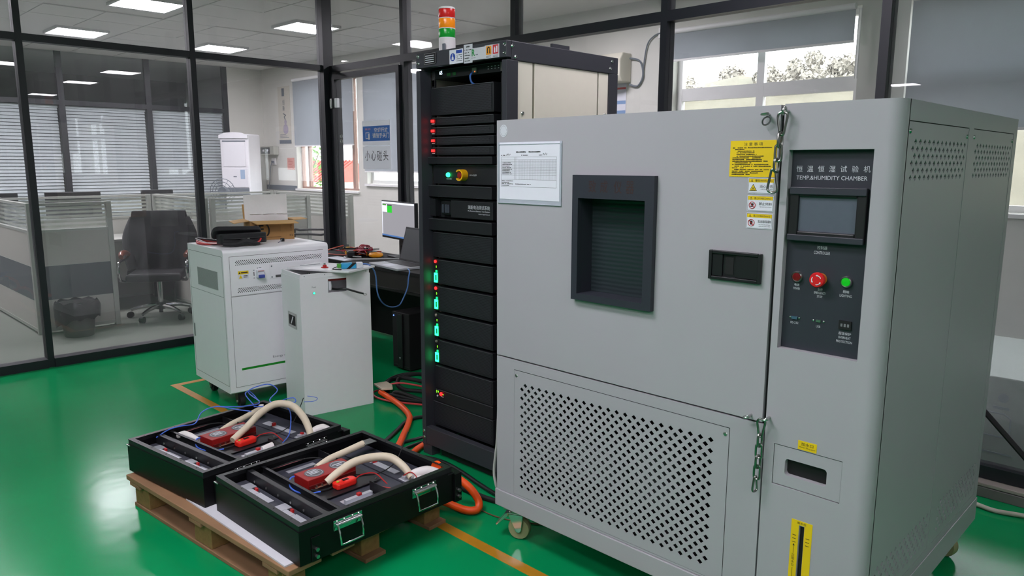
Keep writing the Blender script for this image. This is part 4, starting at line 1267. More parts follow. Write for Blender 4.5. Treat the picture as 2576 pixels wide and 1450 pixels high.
M().lathe([(.0, EY - .032), (.013, EY - .031), (.0155, EY - .028), (.0155, EY - .020), (.009, EY - .013), (.009, EY - .006)], (.266, 1.446), 24, 'y').build('stop_button', mat('stop_dark_red', '#8e1f1c', .4), ep)
module(1.338, 1.395, .014, .482, None, 'blank_plate', y=FY - .012)
bp_ = module(1.236, 1.330, .02, .50, None, 'breaker_panel', y=FY + .03)
M().box(.02, .072, FY - .005, FY + .029, 1.243, 1.328).build('side_plate', m_mod, bp_)
M().box(.108, .178, FY + .004, FY + .029, 1.252, 1.318).build('breaker', m_black, bp_, .003)
for x in (.118, .142, .158):
    M().box(x, x + .012, FY - .002, FY + .0035, 1.262, 1.302).build('toggle', mat('toggle_grey', '#3f4450', .5), bp_)
lb = M().box(.187, .482, FY - .004, FY + .028, 1.242, 1.325).build('name_plate', m_mod, bp_, .002)
text('瑞能电池测试系统', .150, .019, (.387, FY - .0046, 1.297), '-y', m_wtext, lb)
text('Professional Battery Test System', .150, .0085, (.387, FY - .0046, 1.2785), '-y', m_wtext, lb)
text('www.repower.cn', .077, .007, (.423, FY - .0046, 1.265), '-y', m_wtext, lb)
module(1.173, 1.231, .013, .482, None, 'blank_plate', y=FY - .012)
module(1.037, 1.163, .043, .477, (.09, .466))
m_digit = mat('digit_green', '#3f3', .5, emit='#9bff2a', es=2.2)
for k_, (z0, z1) in enumerate(((.902, 1.025), (.763, .888), (.624, .749), (.487, .611))):
    e = module(z0, z1, .078, .476, (.09, .466), 'charge_module')
    M().box(.042, .077, FY + .004, FY + .03, z0, z1).build('control_strip', m_dark, e)
    YS = FY + .004
    M().lathe([(.0075, YS), (.0075, YS - .005), (0, YS - .007)], (.056, z1 - .012), 14, 'y').build('status_lamp', m_red_led if k_ < 2 else mat('unlit_lamp', '#8a8078', .5), e)
    text('0', .006, .0125, (.061, YS - .0006, z1 - .0385), '-y', m_digit, e)
    M().box(.0595, .0685, YS - .004, YS - .0003, z1 - .067, z1 - .056).build('green_lamp', m_green_led, e)
    M().box(.0485, .0705, YS - .006, YS - .0003, z1 - .118, z1 - .070).build('rocker_switch', m_green_glow, e)
    M().box(.0605, .0695, YS - .008, YS - .0061, z1 - .107, z1 - .080).build('rocker', mat('rocker_green', '#0d7a3c', .3, emit='#0fae55', es=.5), e)
e = module(.351, .474, .043, .476, (.078, .466), 'power_module')
pn = module(.283, .348, .043, .476, None, 'display_panel')
text('19', .018, .014, (.062, FY - .0006, .333), '-y', m_digit, pn)
M().lathe([(.0085, FY), (.0085, FY - .006), (0, FY - .007)], (.092, .327), 16, 'y').build('red_button', m_red_led, pn)
M().box(.1045, .109, FY - .0014, FY - .0003, .3235, .328).build('green_dot', m_digit, pn)
M().lathe([(.0045, FY), (.0045, FY - .003), (0, FY - .004)], (.062, .3115), 12, 'y').build('knob', m_wtext, pn)
M().box(.088, .108, FY - .0008, FY - .0002, .311, .3145).build('print_line', m_wtext, pn)
module(.152, .280, .018, .478, (.035, .468))

# stickers on the top beam
npq = M().prism([(.055, 1.948), (.062, 1.941), (.140, 1.941), (.147, 1.948), (.147, 1.990), (.140, 1.997), (.062, 1.997), (.055, 1.990)], -.0016, -.0002, 'y').build('metal_nameplate', mat('plate_black', '#1c1c20', .35, .3), rk)
M().frame(.058, .144, 1.944, 1.994, .002, -.0022, -.0017).build('plate_border', m_steel, npq)
for q in range(4):
    M().box(.066, .130, -.0022, -.0017, 1.952 + .0095 * q, 1.9555 + .0095 * q).build('plate_print', m_wtext, npq)
s1 = M().box(.243, .336, -.0014, -.0002, 1.936, 1.998).build('safety_sticker', m_paper, rk)
m_blue = mat('sign_blue', '#2346a0', .5)
M().lathe([(.0, -.0019), (.0175, -.0019), (.0175, -.0015)], (.266, 1.966), 26, 'y').build('blue_disc', m_blue, s1)
M().prism([(.2585, 1.954), (.2735, 1.954), (.2715, 1.966), (.268, 1.969), (.268, 1.979), (.264, 1.979), (.264, 1.969), (.2605, 1.966)], -.0023, -.002, 'y').build('white_figure', m_paper, s1)
M().box(.289, .330, -.0018, -.0015, 1.980, 1.994).build('blue_header', m_blue, s1)
pt = M()
for q in range(4): bars(pt, .292, .330, 1.945 + .0085 * q, .004, -.0016, .9, q)
pt.build('small_print', m_grey, s1)
s2 = M().box(.340, .397, -.0014, -.0002, 1.931, 2.012).build('data_sticker', mat('label_grey', '#c2c4ca', .6), rk)
pt = M()
for q in range(5): bars(pt, .346, .346 + [.035, .03, .036, .028, .045][q], 1.939 + .0118 * q, .004, -.0016, .9, 10 + q)
bars(pt, .356, .38, 1.999, .006, -.0016, 1, 3)
pt.build('small_print', m_ink, s2)
s3 = M().box(.3985, .492, -.0013, -.0002, 1.942, 1.993).build('round_tag_sticker', mat('label_grey', '#c2c4ca', .6), rk)
text('R', .022, .030, (.413, -.0017, 1.974), '-y', mat('sign_green', '#12823c', .5), s3, bold=.03)
pt = M(); bars(pt, .402, .425, 1.950, .0035, -.0016, .9, 21); bars(pt, .428, .442, 1.962, .0045, -.0016, .9, 22)
pt.build('small_print', m_grey, s3)
s4 = M().box(.492, .582, -.0014, -.0002, 1.940, 1.996).build('pictogram_sticker', mat('label_grey', '#c2c4ca', .6), rk)
M().box(.501, .534, -.0018, -.0015, 1.9555, 1.9915).build('orange_pictogram', mat('sign_orange', '#e0932a', .5), s4)
hk = M(); hk.tube([(.511, -.0022, 1.962), (.511, -.0022, 1.982), (.518, -.0022, 1.987), (.524, -.0022, 1.982)], .0024, 5, 2); hk.tube([(.525, -.0022, 1.961), (.525, -.0022, 1.980)], .0024, 5, 1)
hk.build('pictogram_mark', m_ink, s4)
M().box(.543, .577, -.0018, -.0015, 1.9555, 1.9935).build('red_pictogram', mat('sign_red', '#c8323a', .5), s4)
fe = M(); fe.box(.551, .559, -.0022, -.0019, 1.961, 1.980); fe.box(.553, .557, -.0022, -.0019, 1.980, 1.985); fe.box(.564, .572, -.0022, -.0019, 1.962, 1.988)
fe.build('pictogram_mark', m_paper, s4)
pt = M()
for x0 in (.502, .544):
    bars(pt, x0, x0 + .03, 1.9485, .003, -.0016, .9, 31); bars(pt, x0, x0 + .03, 1.943, .003, -.0016, .9, 32)
pt.build('small_print', m_grey, s4)

for o_ in (npq, s1, s2, s3, s4):
    o_.location.z += {npq: .020, s1: .014, s2: .0135, s3: .012, s4: .0125}[o_]
    o_.location.x += {npq: .008, s1: .007, s2: .009, s3: .0, s4: -.006}[o_]
# stack light on the rack roof
sl = thing('stack_light', 'red amber and green stack light on the rack top', 'signal light', (-2.832, 2.42, RH - .003))
M().lathe([(.04, 0), (.04, .073)], (0, 0), 28).build('base_housing', mat('light_grey_plastic', '#d9d6d6', .45), sl)
for z0, z1, c, nm in ((.076, .1165, '#0f8f2c', 'green_segment'), (.1195, .1635, '#f08a12', 'amber_segment'), (.1665, .207, '#c4201e', 'red_segment')):
    M().lathe([(.0385, z0), (.0395, z0 + .002), (.0395, z1 - .002), (.0385, z1)], (0, 0), 28).build(nm, mat(nm + '_lens', c, .25, nz=.08, ns=40., emit=c, es=.12), sl)
for z in (.073, .1165, .1635):
    M().lathe([(.0402, z), (.0402, z + .003)], (0, 0), 28).build('joint_ring', m_paper, sl)
M().lathe([(.0402, .207), (.0395, .214), (.03, .218), (0, .219)], (0, 0), 28).build('cap', MATS['light_grey_plastic'], sl)
M().box(.012, .030, -.0415, -.0365, .012, .045).build('print_label', m_grey, sl)
# pale cable hanging between rack and chamber
pc = M()
pc.tube([(-2.06, 2.06, 1.335), (-2.04, 2.0, 1.27), (-2.034, 1.985, 1.15), (-2.034, 1.985, .90), (-2.033, 1.985, .62), (-2.036, 1.98, .42), (-2.05, 1.975, .28), (-2.040, 1.975, .22), (-2.036, 1.985, .19)], .0055, 8)
tag(pc.build('power_cable', mat('pale_cable', '#a9a8a6', .5)), 'pale grey cable hanging between the rack and the test chamber', 'cable')
# ================================================================ WHITE STORAGE CABINET (front faces +x)
eb = thing('storage_cabinet', 'white energy storage cabinet on casters with a green stripe', 'cabinet', (-4.30, 1.91, 0), -3)
EW, EDp, Z0, Z1 = .69, .585, .10, .987
prof = []
r = .022
c = M()
poly = [(-EDp, Z0), (-.006, Z0), (0, Z0 + .006), (0, Z1 - r)] + [(-r + r * cos(t), Z1 - r + r * sin(t)) for t in [k * pi / 12 for k in range(1, 6)]] + [(-r, Z1), (-EDp, Z1)]
c.prism([(a, b_) for a, b_ in poly], 0, EW, 'y')
eb_body = c.build('cabinet_body', m_white, eb)
for p in eb_body.data.polygons:
    p.use_smooth = False
m_seam = mat('seam_shadow', '#77797c', .8)
def seam_rect(par, x, y0, y1, z0, z1, w=.0022):
    """panel joint on a face at local x"""
    q = M(); q.box(x, x + .0006, y0, y1, z1 - w, z1); q.box(x, x + .0006, y0, y0 + w, z0, z1 - w); q.box(x, x + .0006, y1 - w, y1, z0, z1 - w)
    q.box(x, x + .0006, y0 + w, y1 - w, z0, z0 + w)
    return q.build('panel_joint', m_seam, par)
up = M()
up.holes(.0365, .6535, .8065, .945, 46, 4, .0124, .0078, .0040, .0031, .068, .890, 0, .004, 8)
up.holes(.0365, .6535, .706, .8065, 46, 4, .0124, .0078, .0040, .0031, .074, .722, 0, .004, 8)
up.v = [(.0035 - q[1], q[0], q[2]) for q in up.v]
upo = up.build('upper_panel', m_white, eb)
M().box(.0003, .0008, .036, .654, .7045, .9465).build('panel_backing', m_dark, eb)
lo = M().box(.0004, .0034, .0365, .6535, .138, .7005).build('lower_panel', m_white, eb, .001)
M().box(.0003, .0010, .0345, .6555, .136, .7025).build('panel_joint', m_seam, eb)
XF_ = .0037
M().box(XF_, XF_ + .0006, .075, .63, .240, .2535).build('green_stripe', mat('stripe_green', '#0a8a1e', .45), lo)
text('Energy storage', .150, .019, (XF_ + .0004, .352, .290), '+x', mat('grey_lettering', '#6a6c72', .6), lo)
wl_ = M().box(XF_, XF_ + .0005, .083, .150, .805, .856).build('warning_label', m_paper, eb)
M().box(XF_ + .0006, XF_ + .0009, .084, .149, .835, .855).build('yellow_band', m_yel, wl_)
pr = M(); pr.box(XF_ + .001, XF_ + .0013, .102, .143, .841, .848); pr.box(XF_ + .0006, XF_ + .0009, .117, .142, .822, .826); pr.box(XF_ + .0006, XF_ + .0009, .117, .142, .814, .817)
pr.build('label_print', m_brown, wl_)
for yy, zz, h in ((.093, .839, .011), (.099, .810, .021)):
    M().prism([(yy - h * .55, zz), (yy + h * .55, zz), (yy, zz + h)], XF_ + .001, XF_ + .0014, 'x').build('triangle_mark', m_yel if h > .02 else m_ink, wl_)
bk_ = M().box(.001, .030, .196, .238, .806, .853).build('breaker', m_paper, eb, .002)
M().box(.0302, .046, .199, .235, .806, .826).build('breaker_toggle', mat('toggle_blue', '#39489a', .4), bk_, .003)
M().box(.0302, .034, .198, .236, .846, .852).build('breaker_band', mat('band_pink', '#c79a9a', .5), bk_)
M().box(XF_, XF_ + .0005, .181, .185, .818, .842).build('arrow_mark', m_ink, eb)
pr = M()
for (a, b_, z) in ((.203, .210, .862), (.215, .231, .863), (.179, .187, .851), (.179, .187, .803)):
    pr.box(XF_, XF_ + .0004, a, b_, z, z + .004)
pr.build('breaker_print', m_grey, eb)
dp = M().box(XF_, XF_ + .002, .285, .56, .79, .885).build('blanking_plate', m_white, eb, .001)
M().box(XF_ + .0021, XF_ + .0026, .32, .55, .795, .811).build('plate_slot', mat('slot_grey', '#58585a', .5), dp)
for z in (.800, .868):
    M().lathe([(0, XF_ + .004), (.004, XF_ + .0035), (.005, XF_ + .002)], (.297, z), 10, 'x').build('screw', m_grey, dp)
# left (‑y) side: two doors' joints, mesh window, flush handle
sd = M()
for z in (.945, .700, .145):
    sd.box(-.565, -.02, -.0006, 0, z, z + .0022)
for x in (-.567, -.02):
    sd.box(x, x + .0022, -.0006, 0, .145, .947)
sd.build('panel_joint', m_seam, eb)
M().box(-.43, -.10, -.0016, -.0002, .735, .848).build('mesh_window', perf_mat('fine_mesh', '#9ea3a2', .006, .3, axes=(0, 2), hole='#6f7473'), eb)
M().frame(-.559, -.541, .375, .462, .004, -.003, -.0002).build('flush_handle', m_steel, eb)
M().box(-.554, -.546, -.0025, -.0003, .38, .457).build('handle_lever', m_grey, eb)
for (x, y) in ((-.06, .075), (-.06, .62), (-.50, .075), (-.50, .62)):
    e = bpy.data.objects.new('caster', None); e.empty_display_size = .03
    link(e, eb); e.location = (x, y, 0)
    M().box(-.04, .04, -.035, .035, .093, .0995).build('top_plate', m_black, e)
    M().prism([(-.03, .093), (.03, .093), (.035, .03), (.005, .02)], -.022, .022, 'y').build('fork', m_black, e)
    M().lathe([(.02, -.015), (.035, -.015), (.037, 0), (.035, .015), (.02, .015)], (0.02, .037), 18, 'y').build('wheel', m_dark, e)
    M().lathe([(0, -.030), (.008, -.029), (.009, -.0225)], (.02, .037), 10, 'y').build('axle_bolt', m_steel, e)

# ---- carton with foam on the cabinet
ct = thing('cardboard_box', 'open brown cardboard box with white foam on the storage cabinet', 'cardboard box', (-4.726, 2.298, .9875), -16)
m_card = mat('cardboard', '#9c7646', .8, nz=.06, ns=40.)
m_cardin = mat('cardboard_inner', '#c29a62', .8, nz=.05, ns=40.)
b = M(); bw, bd, bh, th = .288, .24, .128, .004
b.box(-th, 0, 0, bw, 0, bh); b.box(-bd, -bd + th, 0, bw, 0, bh); b.box(-bd + th, -th, 0, th, 0, bh); b.box(-bd + th, -th, bw - th, bw, 0, bh); b.box(-bd + th, -th, th, bw - th, 0, th)
b.build('box_walls', m_card, ct)
def flap(pts, name='flap'):
    a = [Vector(p) for p in pts]
    n = (a[1] - a[0]).cross(a[3] - a[0]).normalized() * .004
    q = M(); q.add(list(a) + [p - n for p in a], [(0, 1, 2, 3), (7, 6, 5, 4), (0, 4, 5, 1), (1, 5, 6, 2), (2, 6, 7, 3), (3, 7, 4, 0)], False)
    return q.build(name, m_cardin, ct)
flap([(.001, .003, bh + .002), (.095, -.012 + .04, bh - .012), (.095, bw + .012, bh - .012), (.001, bw - .003, bh + .002)])
flap([(-bd + .01, -.001, bh + .004), (-bd + .02, -.10, bh - .008), (-.02, -.10, bh - .010), (-.012, -.001, bh + .004)])
flap([(-.012, bw + .001, bh + .003), (-.03, bw + .10, bh + .006), (-bd + .03, bw + .10, bh + .006), (-bd + .012, bw + .001, bh + .003)])
flap([(-bd - .001, bw - .01, bh + .003), (-bd - .03, bw - .01, bh + .10), (-bd - .03, .0, bh + .10), (-bd - .001, .0, bh + .003)])
text('SF', .070, .062, (.0006, .052, .072), '+x', m_ink, ct, bold=.02)
M().tube([(.0012, .088 + .034 * cos(t), .066 + .045 * sin(t)) for t in [-1.0 + .2 * k for k in range(11)]], .005, 5, 1).build('logo_arc', m_ink, ct)
text('EXPRESS', None, .012, (.0006, .268, .088), '+x', mat('faded_ink', '#6b4c2c', .8), ct).rotation_euler = (rad(90), 0, 0)
text('F2', .020, .014, (.0006, .268, .026), '+x', m_ink, ct)
M().box(.0002, .0006, .10, .20, .016, .020).build('print_line', MATS['faded_ink'], ct)
M().box(.0002, .0005, .13, .20, .055, .095).build('faded_patch', mat('card_patch', '#8f6c40', .8), ct)
fs_ = M()
nu, nv = 14, 8
pts = []
for side in (0, 1):
    for j in range(nv + 1):
        for i in range(nu + 1):
            u, v = i / nu, j / nv
            bulge = .010 * sin(pi * u) * sin(2.2 * pi * v) + .004 * sin(9 * u + 5 * v)
            pts.append((-bd + .075 + bulge - .05 * v + (.012 if side else 0), -.004 + u * (bw + .0) + .006 * v, bh - .012 + .178 * v + .004 * u))
f = []
w = nu + 1; N_ = (nv + 1) * w
for j in range(nv):
    for i in range(nu):
        a = j * w + i
        f.append([a + N_, a + 1 + N_, a + w + 1 + N_, a + w + N_]); f.append([a + w, a + w + 1, a + 1, a])
for i in range(nu):
    a = nv * w + i; f.append([a, a + N_, a + N_ + 1, a + 1][::-1]); f.append([i, i + 1, i + 1 + N_, i + N_][::-1])
for j in range(nv):
    a = j * w; f.append([a, a + w, a + w + N_, a + N_][::-1]); a = j * w + nu; f.append([a, a + N_, a + w + N_, a + w][::-1])
fs_.add(pts, f, True)
fo = thing('foam_sheet', 'white packing foam sheet standing in the open cardboard box', 'packing foam', (-4.726, 2.298, .9875), -16)
fs_.build('foam_body', mat('white_foam', '#e9e5e4', .7, nz=.03, ns=60., bump=.2, bs=80.), fo)
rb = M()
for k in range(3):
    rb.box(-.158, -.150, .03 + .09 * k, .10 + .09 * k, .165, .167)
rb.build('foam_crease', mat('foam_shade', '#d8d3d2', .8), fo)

# ---- black zip case, leads on the cabinet top
ZT = .9875
bg = thing('zip_case', 'black soft zip case lying open before the cardboard box', 'tool case', (-4.50, 2.12, ZT), -6)
def rbox(cx, cy, cz, sx, sy, sz, rr=.03, rx=0., ry=0.):
    m_ = M(); n = 8
    poly = []
    for (qx, qy, a0) in ((1, 1, 0), (-1, 1, 90), (-1, -1, 180), (1, -1, 270)):
        for k in range(n // 2 + 1):
            a = rad(a0 + 90 * k / (n // 2)); poly.append((qx * (sx - rr) + rr * cos(a), qy * (sy - rr) + rr * sin(a)))
    m_.prism(poly, -sz, sz, 'z', True)
    mt = Matrix.Translation((cx, cy, cz)) @ Matrix.Rotation(rx, 4, 'X') @ Matrix.Rotation(ry, 4, 'Y')
    return m_.xf(mt)
m_case = mat('black_nylon', '#141519', .7, nz=.15, ns=60., bump=.3, bs=300.)
rbox(-.005, .01, .045, .06, .145, .032, .03, 0, rad(-3)).build('case_half', m_case, bg, .006)
rbox(-.055, -.005, .077, .05, .150, .016, .03, rad(-2), rad(-40)).build('case_lid', m_case, bg, .006)
M().tube([(.055, -.12, .05), (.062, 0, .048), (.055, .14, .05)], .004, 6).build('zip', m_black, bg)
M().box(.06, .066, .02, .035, .03, .05).build('zip_pull', m_steel, bg)
M().tube([(.06, -.13, .02), (.085, -.06, .018), (.075, .0, .03), (.09, .05, .02), (.08, .09, .012)], [.01, .014, .02, .016, .008], 8).build('strap', m_case, bg)
M().tube([(.08, .07, .018), (.085, .09, .03), (.08, .10, .045)], .006, 7).build('red_tag', m_red, bg)
ld = thing('test_leads', 'red and black test leads coiled left of the zip case', 'test leads', (-4.62, 1.97, ZT))
for k in range(3):
    M().tube([(.05 - .01 * k, .08, .02), (-.10, .07 - .02 * k, .012 + .01 * k), (-.20 - .02 * k, .02, .01 + .008 * k), (-.12, -.02 + .01 * k, .008 + .006 * k), (.03, .0, .010), (.09, .05, .012)], .006, 7).build('lead', m_red if k < 2 else m_black, ld)
pb = thing('probe_clip', 'small black probe clip on the white cabinet top before the cardboard box', 'clip', (-4.47, 2.36, ZT))
M().tube([(0, 0, .003), (-.03, .03, .006), (-.06, .06, .018)], .003, 6).build('wire', m_grey, pb); M().box(-.075, -.055, .055, .075, 0, .022).build('clip_body', m_black, pb, .002)

# ================================================================ NARROW WHITE BATTERY CABINET (front faces +x)
nb = thing('battery_cabinet', 'narrow tall white battery cabinet with a lit green power button', 'cabinet', (-3.874, 2.167, 0), -8.8)
NW, ND, NH = .445, .31, .858
t_ = .003
f = M()
CY0, CY1, CZ0, CZ1 = .172, .290, .738, .835
f.box(-t_, 0, 0, CY0, 0, NH - .022); f.box(-t_, 0, CY1, NW, 0, NH - .022); f.box(-t_, 0, CY0, CY1, 0, CZ0); f.box(-t_, 0, CY0, CY1, CZ1, NH - .022)
f.box(-ND, -t_, 0, t_, 0, NH - .022); f.box(-ND, -t_, NW - t_, NW, 0, NH - .022); f.box(-ND, -ND + t_, t_, NW - t_, 0, NH - .022); f.box(-ND + t_, -t_, t_, NW - t_, 0, t_)
f.build('cabinet_shell', m_white, nb)
rm = M()
for (x0, x1, y0, y1) in ((-.016, -.004, .004, NW - .004), (-ND + .004, -ND + .016, .004, NW - .004), (-ND + .016, -.016, .004, .016), (-ND + .016, -.016, NW - .016, NW - .004)):
    rm.box(x0, x1, y0, y1, NH - .04, NH)
rmo = rm.build('top_rim', m_white, nb)
for y in (.03, .155, .30, .42):
    M().lathe([(0, -.0025), (.0025, -.003), (.003, -.004)], (y, NH - .010), 8, 'x').build('screw', m_grey, rmo)
M().box(-.20, -.06, .03, .41, .05, .70).build('battery_stack', mat('inner_grey', '#55565a', .6), nb)
M().box(-.059, -.045, .08, .41, .800, .812).build('bus_bar', m_red, nb)
M().lathe([(.0, .0), (.013, .0), (.016, .02), (.012, .04), (.0, .045)], (0, 0), 12).xf(Matrix.Translation((-.03, .188, .748)) @ Matrix.Scale(1.3, 4)).build('foam_plug', m_paper, nb)
M().lathe([(.0, .004), (.0045, .0045)], (.083, .7445), 16, 'x').build('power_led', m_green_led, nb)
M().lathe([(.006, .0002), (.006, .004), (.0048, .0046)], (.083, .7445), 20, 'x').build('led_ring', m_green_glow, nb)
M().lathe([(.0085, .0002), (.0085, .003), (.0062, .0035)], (.083, .7445), 20, 'x').build('led_collar', m_steel, nb)
text('Power', .026, .010, (.0006, .085, .780), '+x', m_grey, nb)
hd = M().frame(-.213, -.075, .522, .614, .016, -.003, -.0003).build('side_handle', m_steel, nb, .001)
M().box(-.197, -.091, -.0018, -.0004, .538, .598).build('handle_well', m_dark, hd)
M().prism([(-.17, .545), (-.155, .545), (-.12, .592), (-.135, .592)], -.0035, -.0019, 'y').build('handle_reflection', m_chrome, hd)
M().tube([(-.12, .2, .755), (-.02, .225, .752), (.03, .262, .758), (.055, .33, .735), (.06, .37, .722)], .006, 8).build('battery_cable', m_black, nb)
M().tube([(.06 + .002 * cos(a), .382 + .010 * cos(a), .715 + .005 * sin(a)) for a in [k * pi / 6 for k in range(12)]], .002, 6, 1, True).build('cable_lug', m_steel, nb)
M().tube([(-.10, .07, .70), (-.08, .075, .80), (-.07, .09, .86)], .003, 6).build('inner_wire', m_black, nb); M().tube([(-.10, .05, .70), (-.06, .058, .80), (-.07, .08, .86)], .003, 6).build('inner_wire', m_black, nb)

# loose lid lying askew on the narrow cabinet, with things on it
ldp = thing('cabinet_lid', 'white sheet metal lid lying askew on the narrow battery cabinet', 'lid', (-4.01, 2.44, NH + .0005), 22.9)
l = M(); l.box(-.195, .247, -.142, .142, .0105, .0125)
l.box(-.195, .247, -.142, -.140, .002, .0105); l.box(-.195, .247, .140, .142, .002, .0105); l.box(-.195, -.193, -.140, .140, .002, .0105); l.box(.245, .247, -.140, .140, .002, .0105)
l.box(-.12, .05, -.13, .13, 0, .0105)
l.build('lid_sheet', m_white, ldp)
M().tube([(-.17, -.05, .0131), (-.11, .07, .0131)], .002, 4, 1).build('scratch', m_grey, ldp)
tm = M(); tm.lathe([(.022, .0127), (.022, .018), (.012, .019), (.012, .030), (.006, .032)], (.02, -.06), 20)
tm.build('red_terminal', m_red, ldp)
M().cyl((.02, -.06, .032), (.02, -.06, .042), .006, n=8).build('terminal_stud', m_steel, ldp)
cv = thing('cable_adapter', 'blue and white bus adapter box lying on the loose lid', 'adapter', (-3.84, 2.49, NH + .0132), 63)
m_adb = mat('adapter_blue', '#2f9fd0', .4)
M().box(-.055, .035, -.024, .024, 0, .034).build('blue_case', m_adb, cv, .006)
M().box(.0352, .075, -.024, .024, 0, .035).build('white_cap', m_paper, cv, .005)
M().prism([(-.025, -.0002), (-.005, -.0002), (.035, .0345), (.012, .0345)], -.0252, .0252, 'y').build('black_band', m_dark, cv)
M().box(-.078, -.0552, -.016, .016, .006, .030).build('green_plug', mat('plug_green', '#4fa03a', .5), cv, .003)
M().tube([(-.078, 0, .012), (-.095, .0, .006), (-.105, -.03, .003), (-.06, -.07, .003)], .003, 6).build('wire_stub', m_black, cv)
BLUE2 = [(-3.85, 2.555, .888), (-3.843, 2.619, .884), (-3.895, 2.698, .834), (-3.915, 2.728, .777), (-3.919, 2.735, .699), (-3.943, 2.771, .634), (-3.992, 2.845, .578), (-4.061, 2.949, .538), (-4.138, 3.067, .523), (-4.178, 3.13, .548), (-4.164, 3.165, .633), (-4.153, 3.168, .705), (-4.15, 3.176, .75), (-4.20, 3.20, .762)]
bc = M(); bc.tube(BLUE2, .0045, 8)
tag(bc.build('usb_cable', mat('usb_blue', '#5b86c8', .4)), 'blue cable drooping from the adapter to the laptop', 'cable')
# ================================================================ BENCH BEHIND THE CABINETS
bd_ = thing('work_bench', 'black work bench by the glass door carrying monitor and laptop', 'bench', (-5.72, 3.19, 0))
m_bench = mat('bench_black', '#0d0c0d', .85, nz=.15)
m_benchw = mat('bench_brown', '#18120f', .55, nz=.2, ns=12.)
M().box(0, 2.62, 0, .58, .715, .74).build('bench_top', m_bench, bd_, .003)
M().box(.03, 2.58, .01, .03, .60, .715).build('apron', m_benchw, bd_)
M().box(.03, 2.58, .05, .53, .565, .58).build('shelf', m_benchw, bd_)
for x in (.05, 1.75, 2.54):
    M().box(x, x + .03, .04, .54, 0, .715).build('side_panel', m_bench, bd_)
M().box(.08, 2.54, .50, .515, .05, .56).build('back_panel', m_dark, bd_)
ZB = .7403
tag(M().box(-5.30, -5.02, 3.20, 3.32, ZB, ZB + .004).build('paper_board', m_paper), 'white board sheet on the bench edge behind the storage cabinet', 'board')

mn = thing('lab_monitor', 'lit flat monitor with a green window on the work bench', 'monitor', (-4.91, 3.66, ZB), -11)
M().box(-.305, .31, -.012, .018, .145, .455).build('monitor_case', m_black, mn, .004)
M().box(-.295, .30, -.0135, -.0123, .162, .447).build('screen', mat('screen_lit', '#000', .4, emit='#a3a1a8', es=.95), mn)
m_scw = mat('screen_white', '#000', .4, emit='#f2f4ff', es=1.1)
M().box(-.295, .30, -.0139, -.0136, .432, .447).build('toolbar', m_scw, mn)
M().box(-.295, -.282, -.0139, -.0136, .176, .432).build('sidebar', m_scw, mn)
M().box(-.295, .30, -.0139, -.0136, .162, .174).build('taskbar', mat('screen_blue', '#000', .4, emit='#4f7ec0', es=.9), mn)
M().box(-.280, -.192, -.0139, -.0136, .360, .424).build('window_white', m_scw, mn)
M().box(-.280, -.207, -.0143, -.014, .415, .424).build('window_bar', mat('screen_bar', '#000', .4, emit='#4aa32a', es=.9), mn)
M().box(-.189, -.100, -.0139, -.0136, .358, .414).build('window_green', mat('screen_green', '#000', .4, emit='#22d52e', es=1.0), mn)
M().box(-.189, -.100, -.0139, -.0136, .415, .424).build('window_bar', mat('screen_dark', '#000', .4, emit='#3a4048', es=.8), mn)
M().prism([(-.035, .05), (.035, .05), (.02, .25), (-.02, .25)], .0185, .035, 'y').build('stand_neck', m_black, mn)
M().box(-.11, .11, -.06, .10, 0, .010).build('stand_foot', m_black, mn, .003)
M().cyl((0, .027, .008), (0, .027, .10), .018, n=12).build('stand_column', m_black, mn)

lp = thing('laptop', 'silver laptop with a dark open screen on the work bench', 'laptop', (-4.47, 3.33, ZB), -7)
m_silver = mat('laptop_silver', '#b9bbc0', .35, .5, nz=.03)
M().box(-.215, .215, -.145, .125, 0, .018).build('base', m_silver, lp, .004)
M().box(-.19, .19, -.02, .105, .0182, .0195).build('keyboard', m_black, lp)
M().box(-.05, .06, -.125, -.045, .0182, .0188).build('touchpad', m_paper, lp)
sc_ = M(); sc_.box(-.215, .215, 0, .008, 0, .265); sc_.xf(Matrix.Translation((0, .118, .018)) @ Matrix.Rotation(rad(-15), 4, 'X'))
sc_.build('screen_lid', m_black, lp, .003)
sd_ = M(); sd_.box(-.20, .20, -.0012, -.0003, .015, .25); sd_.xf(Matrix.Translation((0, .118, .018)) @ Matrix.Rotation(rad(-15), 4, 'X'))
sd_.build('display', mat('display_off', '#4a4b4e', .3), lp)

m_or = mat('meter_orange', '#ef9a14', .4)
m_my = mat('meter_yellow', '#e0a41c', .4)
def clamp(x, y, rz, m_, label):
    t = thing('clamp_meter', label, 'clamp meter', (x, y, ZB), rz, 'clamp meters on the bench')
    M().tube([(.055 + .036 * cos(a), .030 * sin(a), .022) for a in [k * pi / 10 for k in range(20)]], .013, 9, 1, True).build('clamp_jaw', m_, t)
    M().prism([(-.20, -.022), (-.02, -.03), (.02, -.026), (.02, .026), (-.02, .03), (-.20, .022)], 0, .036, 'z').build('meter_body', m_black, t, .006)
    M().box(-.13, -.03, -.032, .032, .004, .032).build('meter_grip', m_, t, .008)
    M().box(-.17, -.135, -.015, .015, .0362, .0375).build('display', MATS['display_off'], t)
    t.scale = (1.35, 1.35, 1.35)
clamp(-5.05, 3.50, -20, m_or, 'orange clamp meter with a round jaw nearest the laptop')
clamp(-5.40, 3.50, 150, m_my, 'yellow clamp meter at the left end of the bench')
tl = thing('test_leads', 'tangle of red and black test leads between the clamp meters', 'test leads', (-5.22, 3.50, ZB))
rr = random.Random(3)
m_lr = mat('lead_red', '#a8243c', .4); m_lo = mat('lead_rust', '#b8442a', .4)
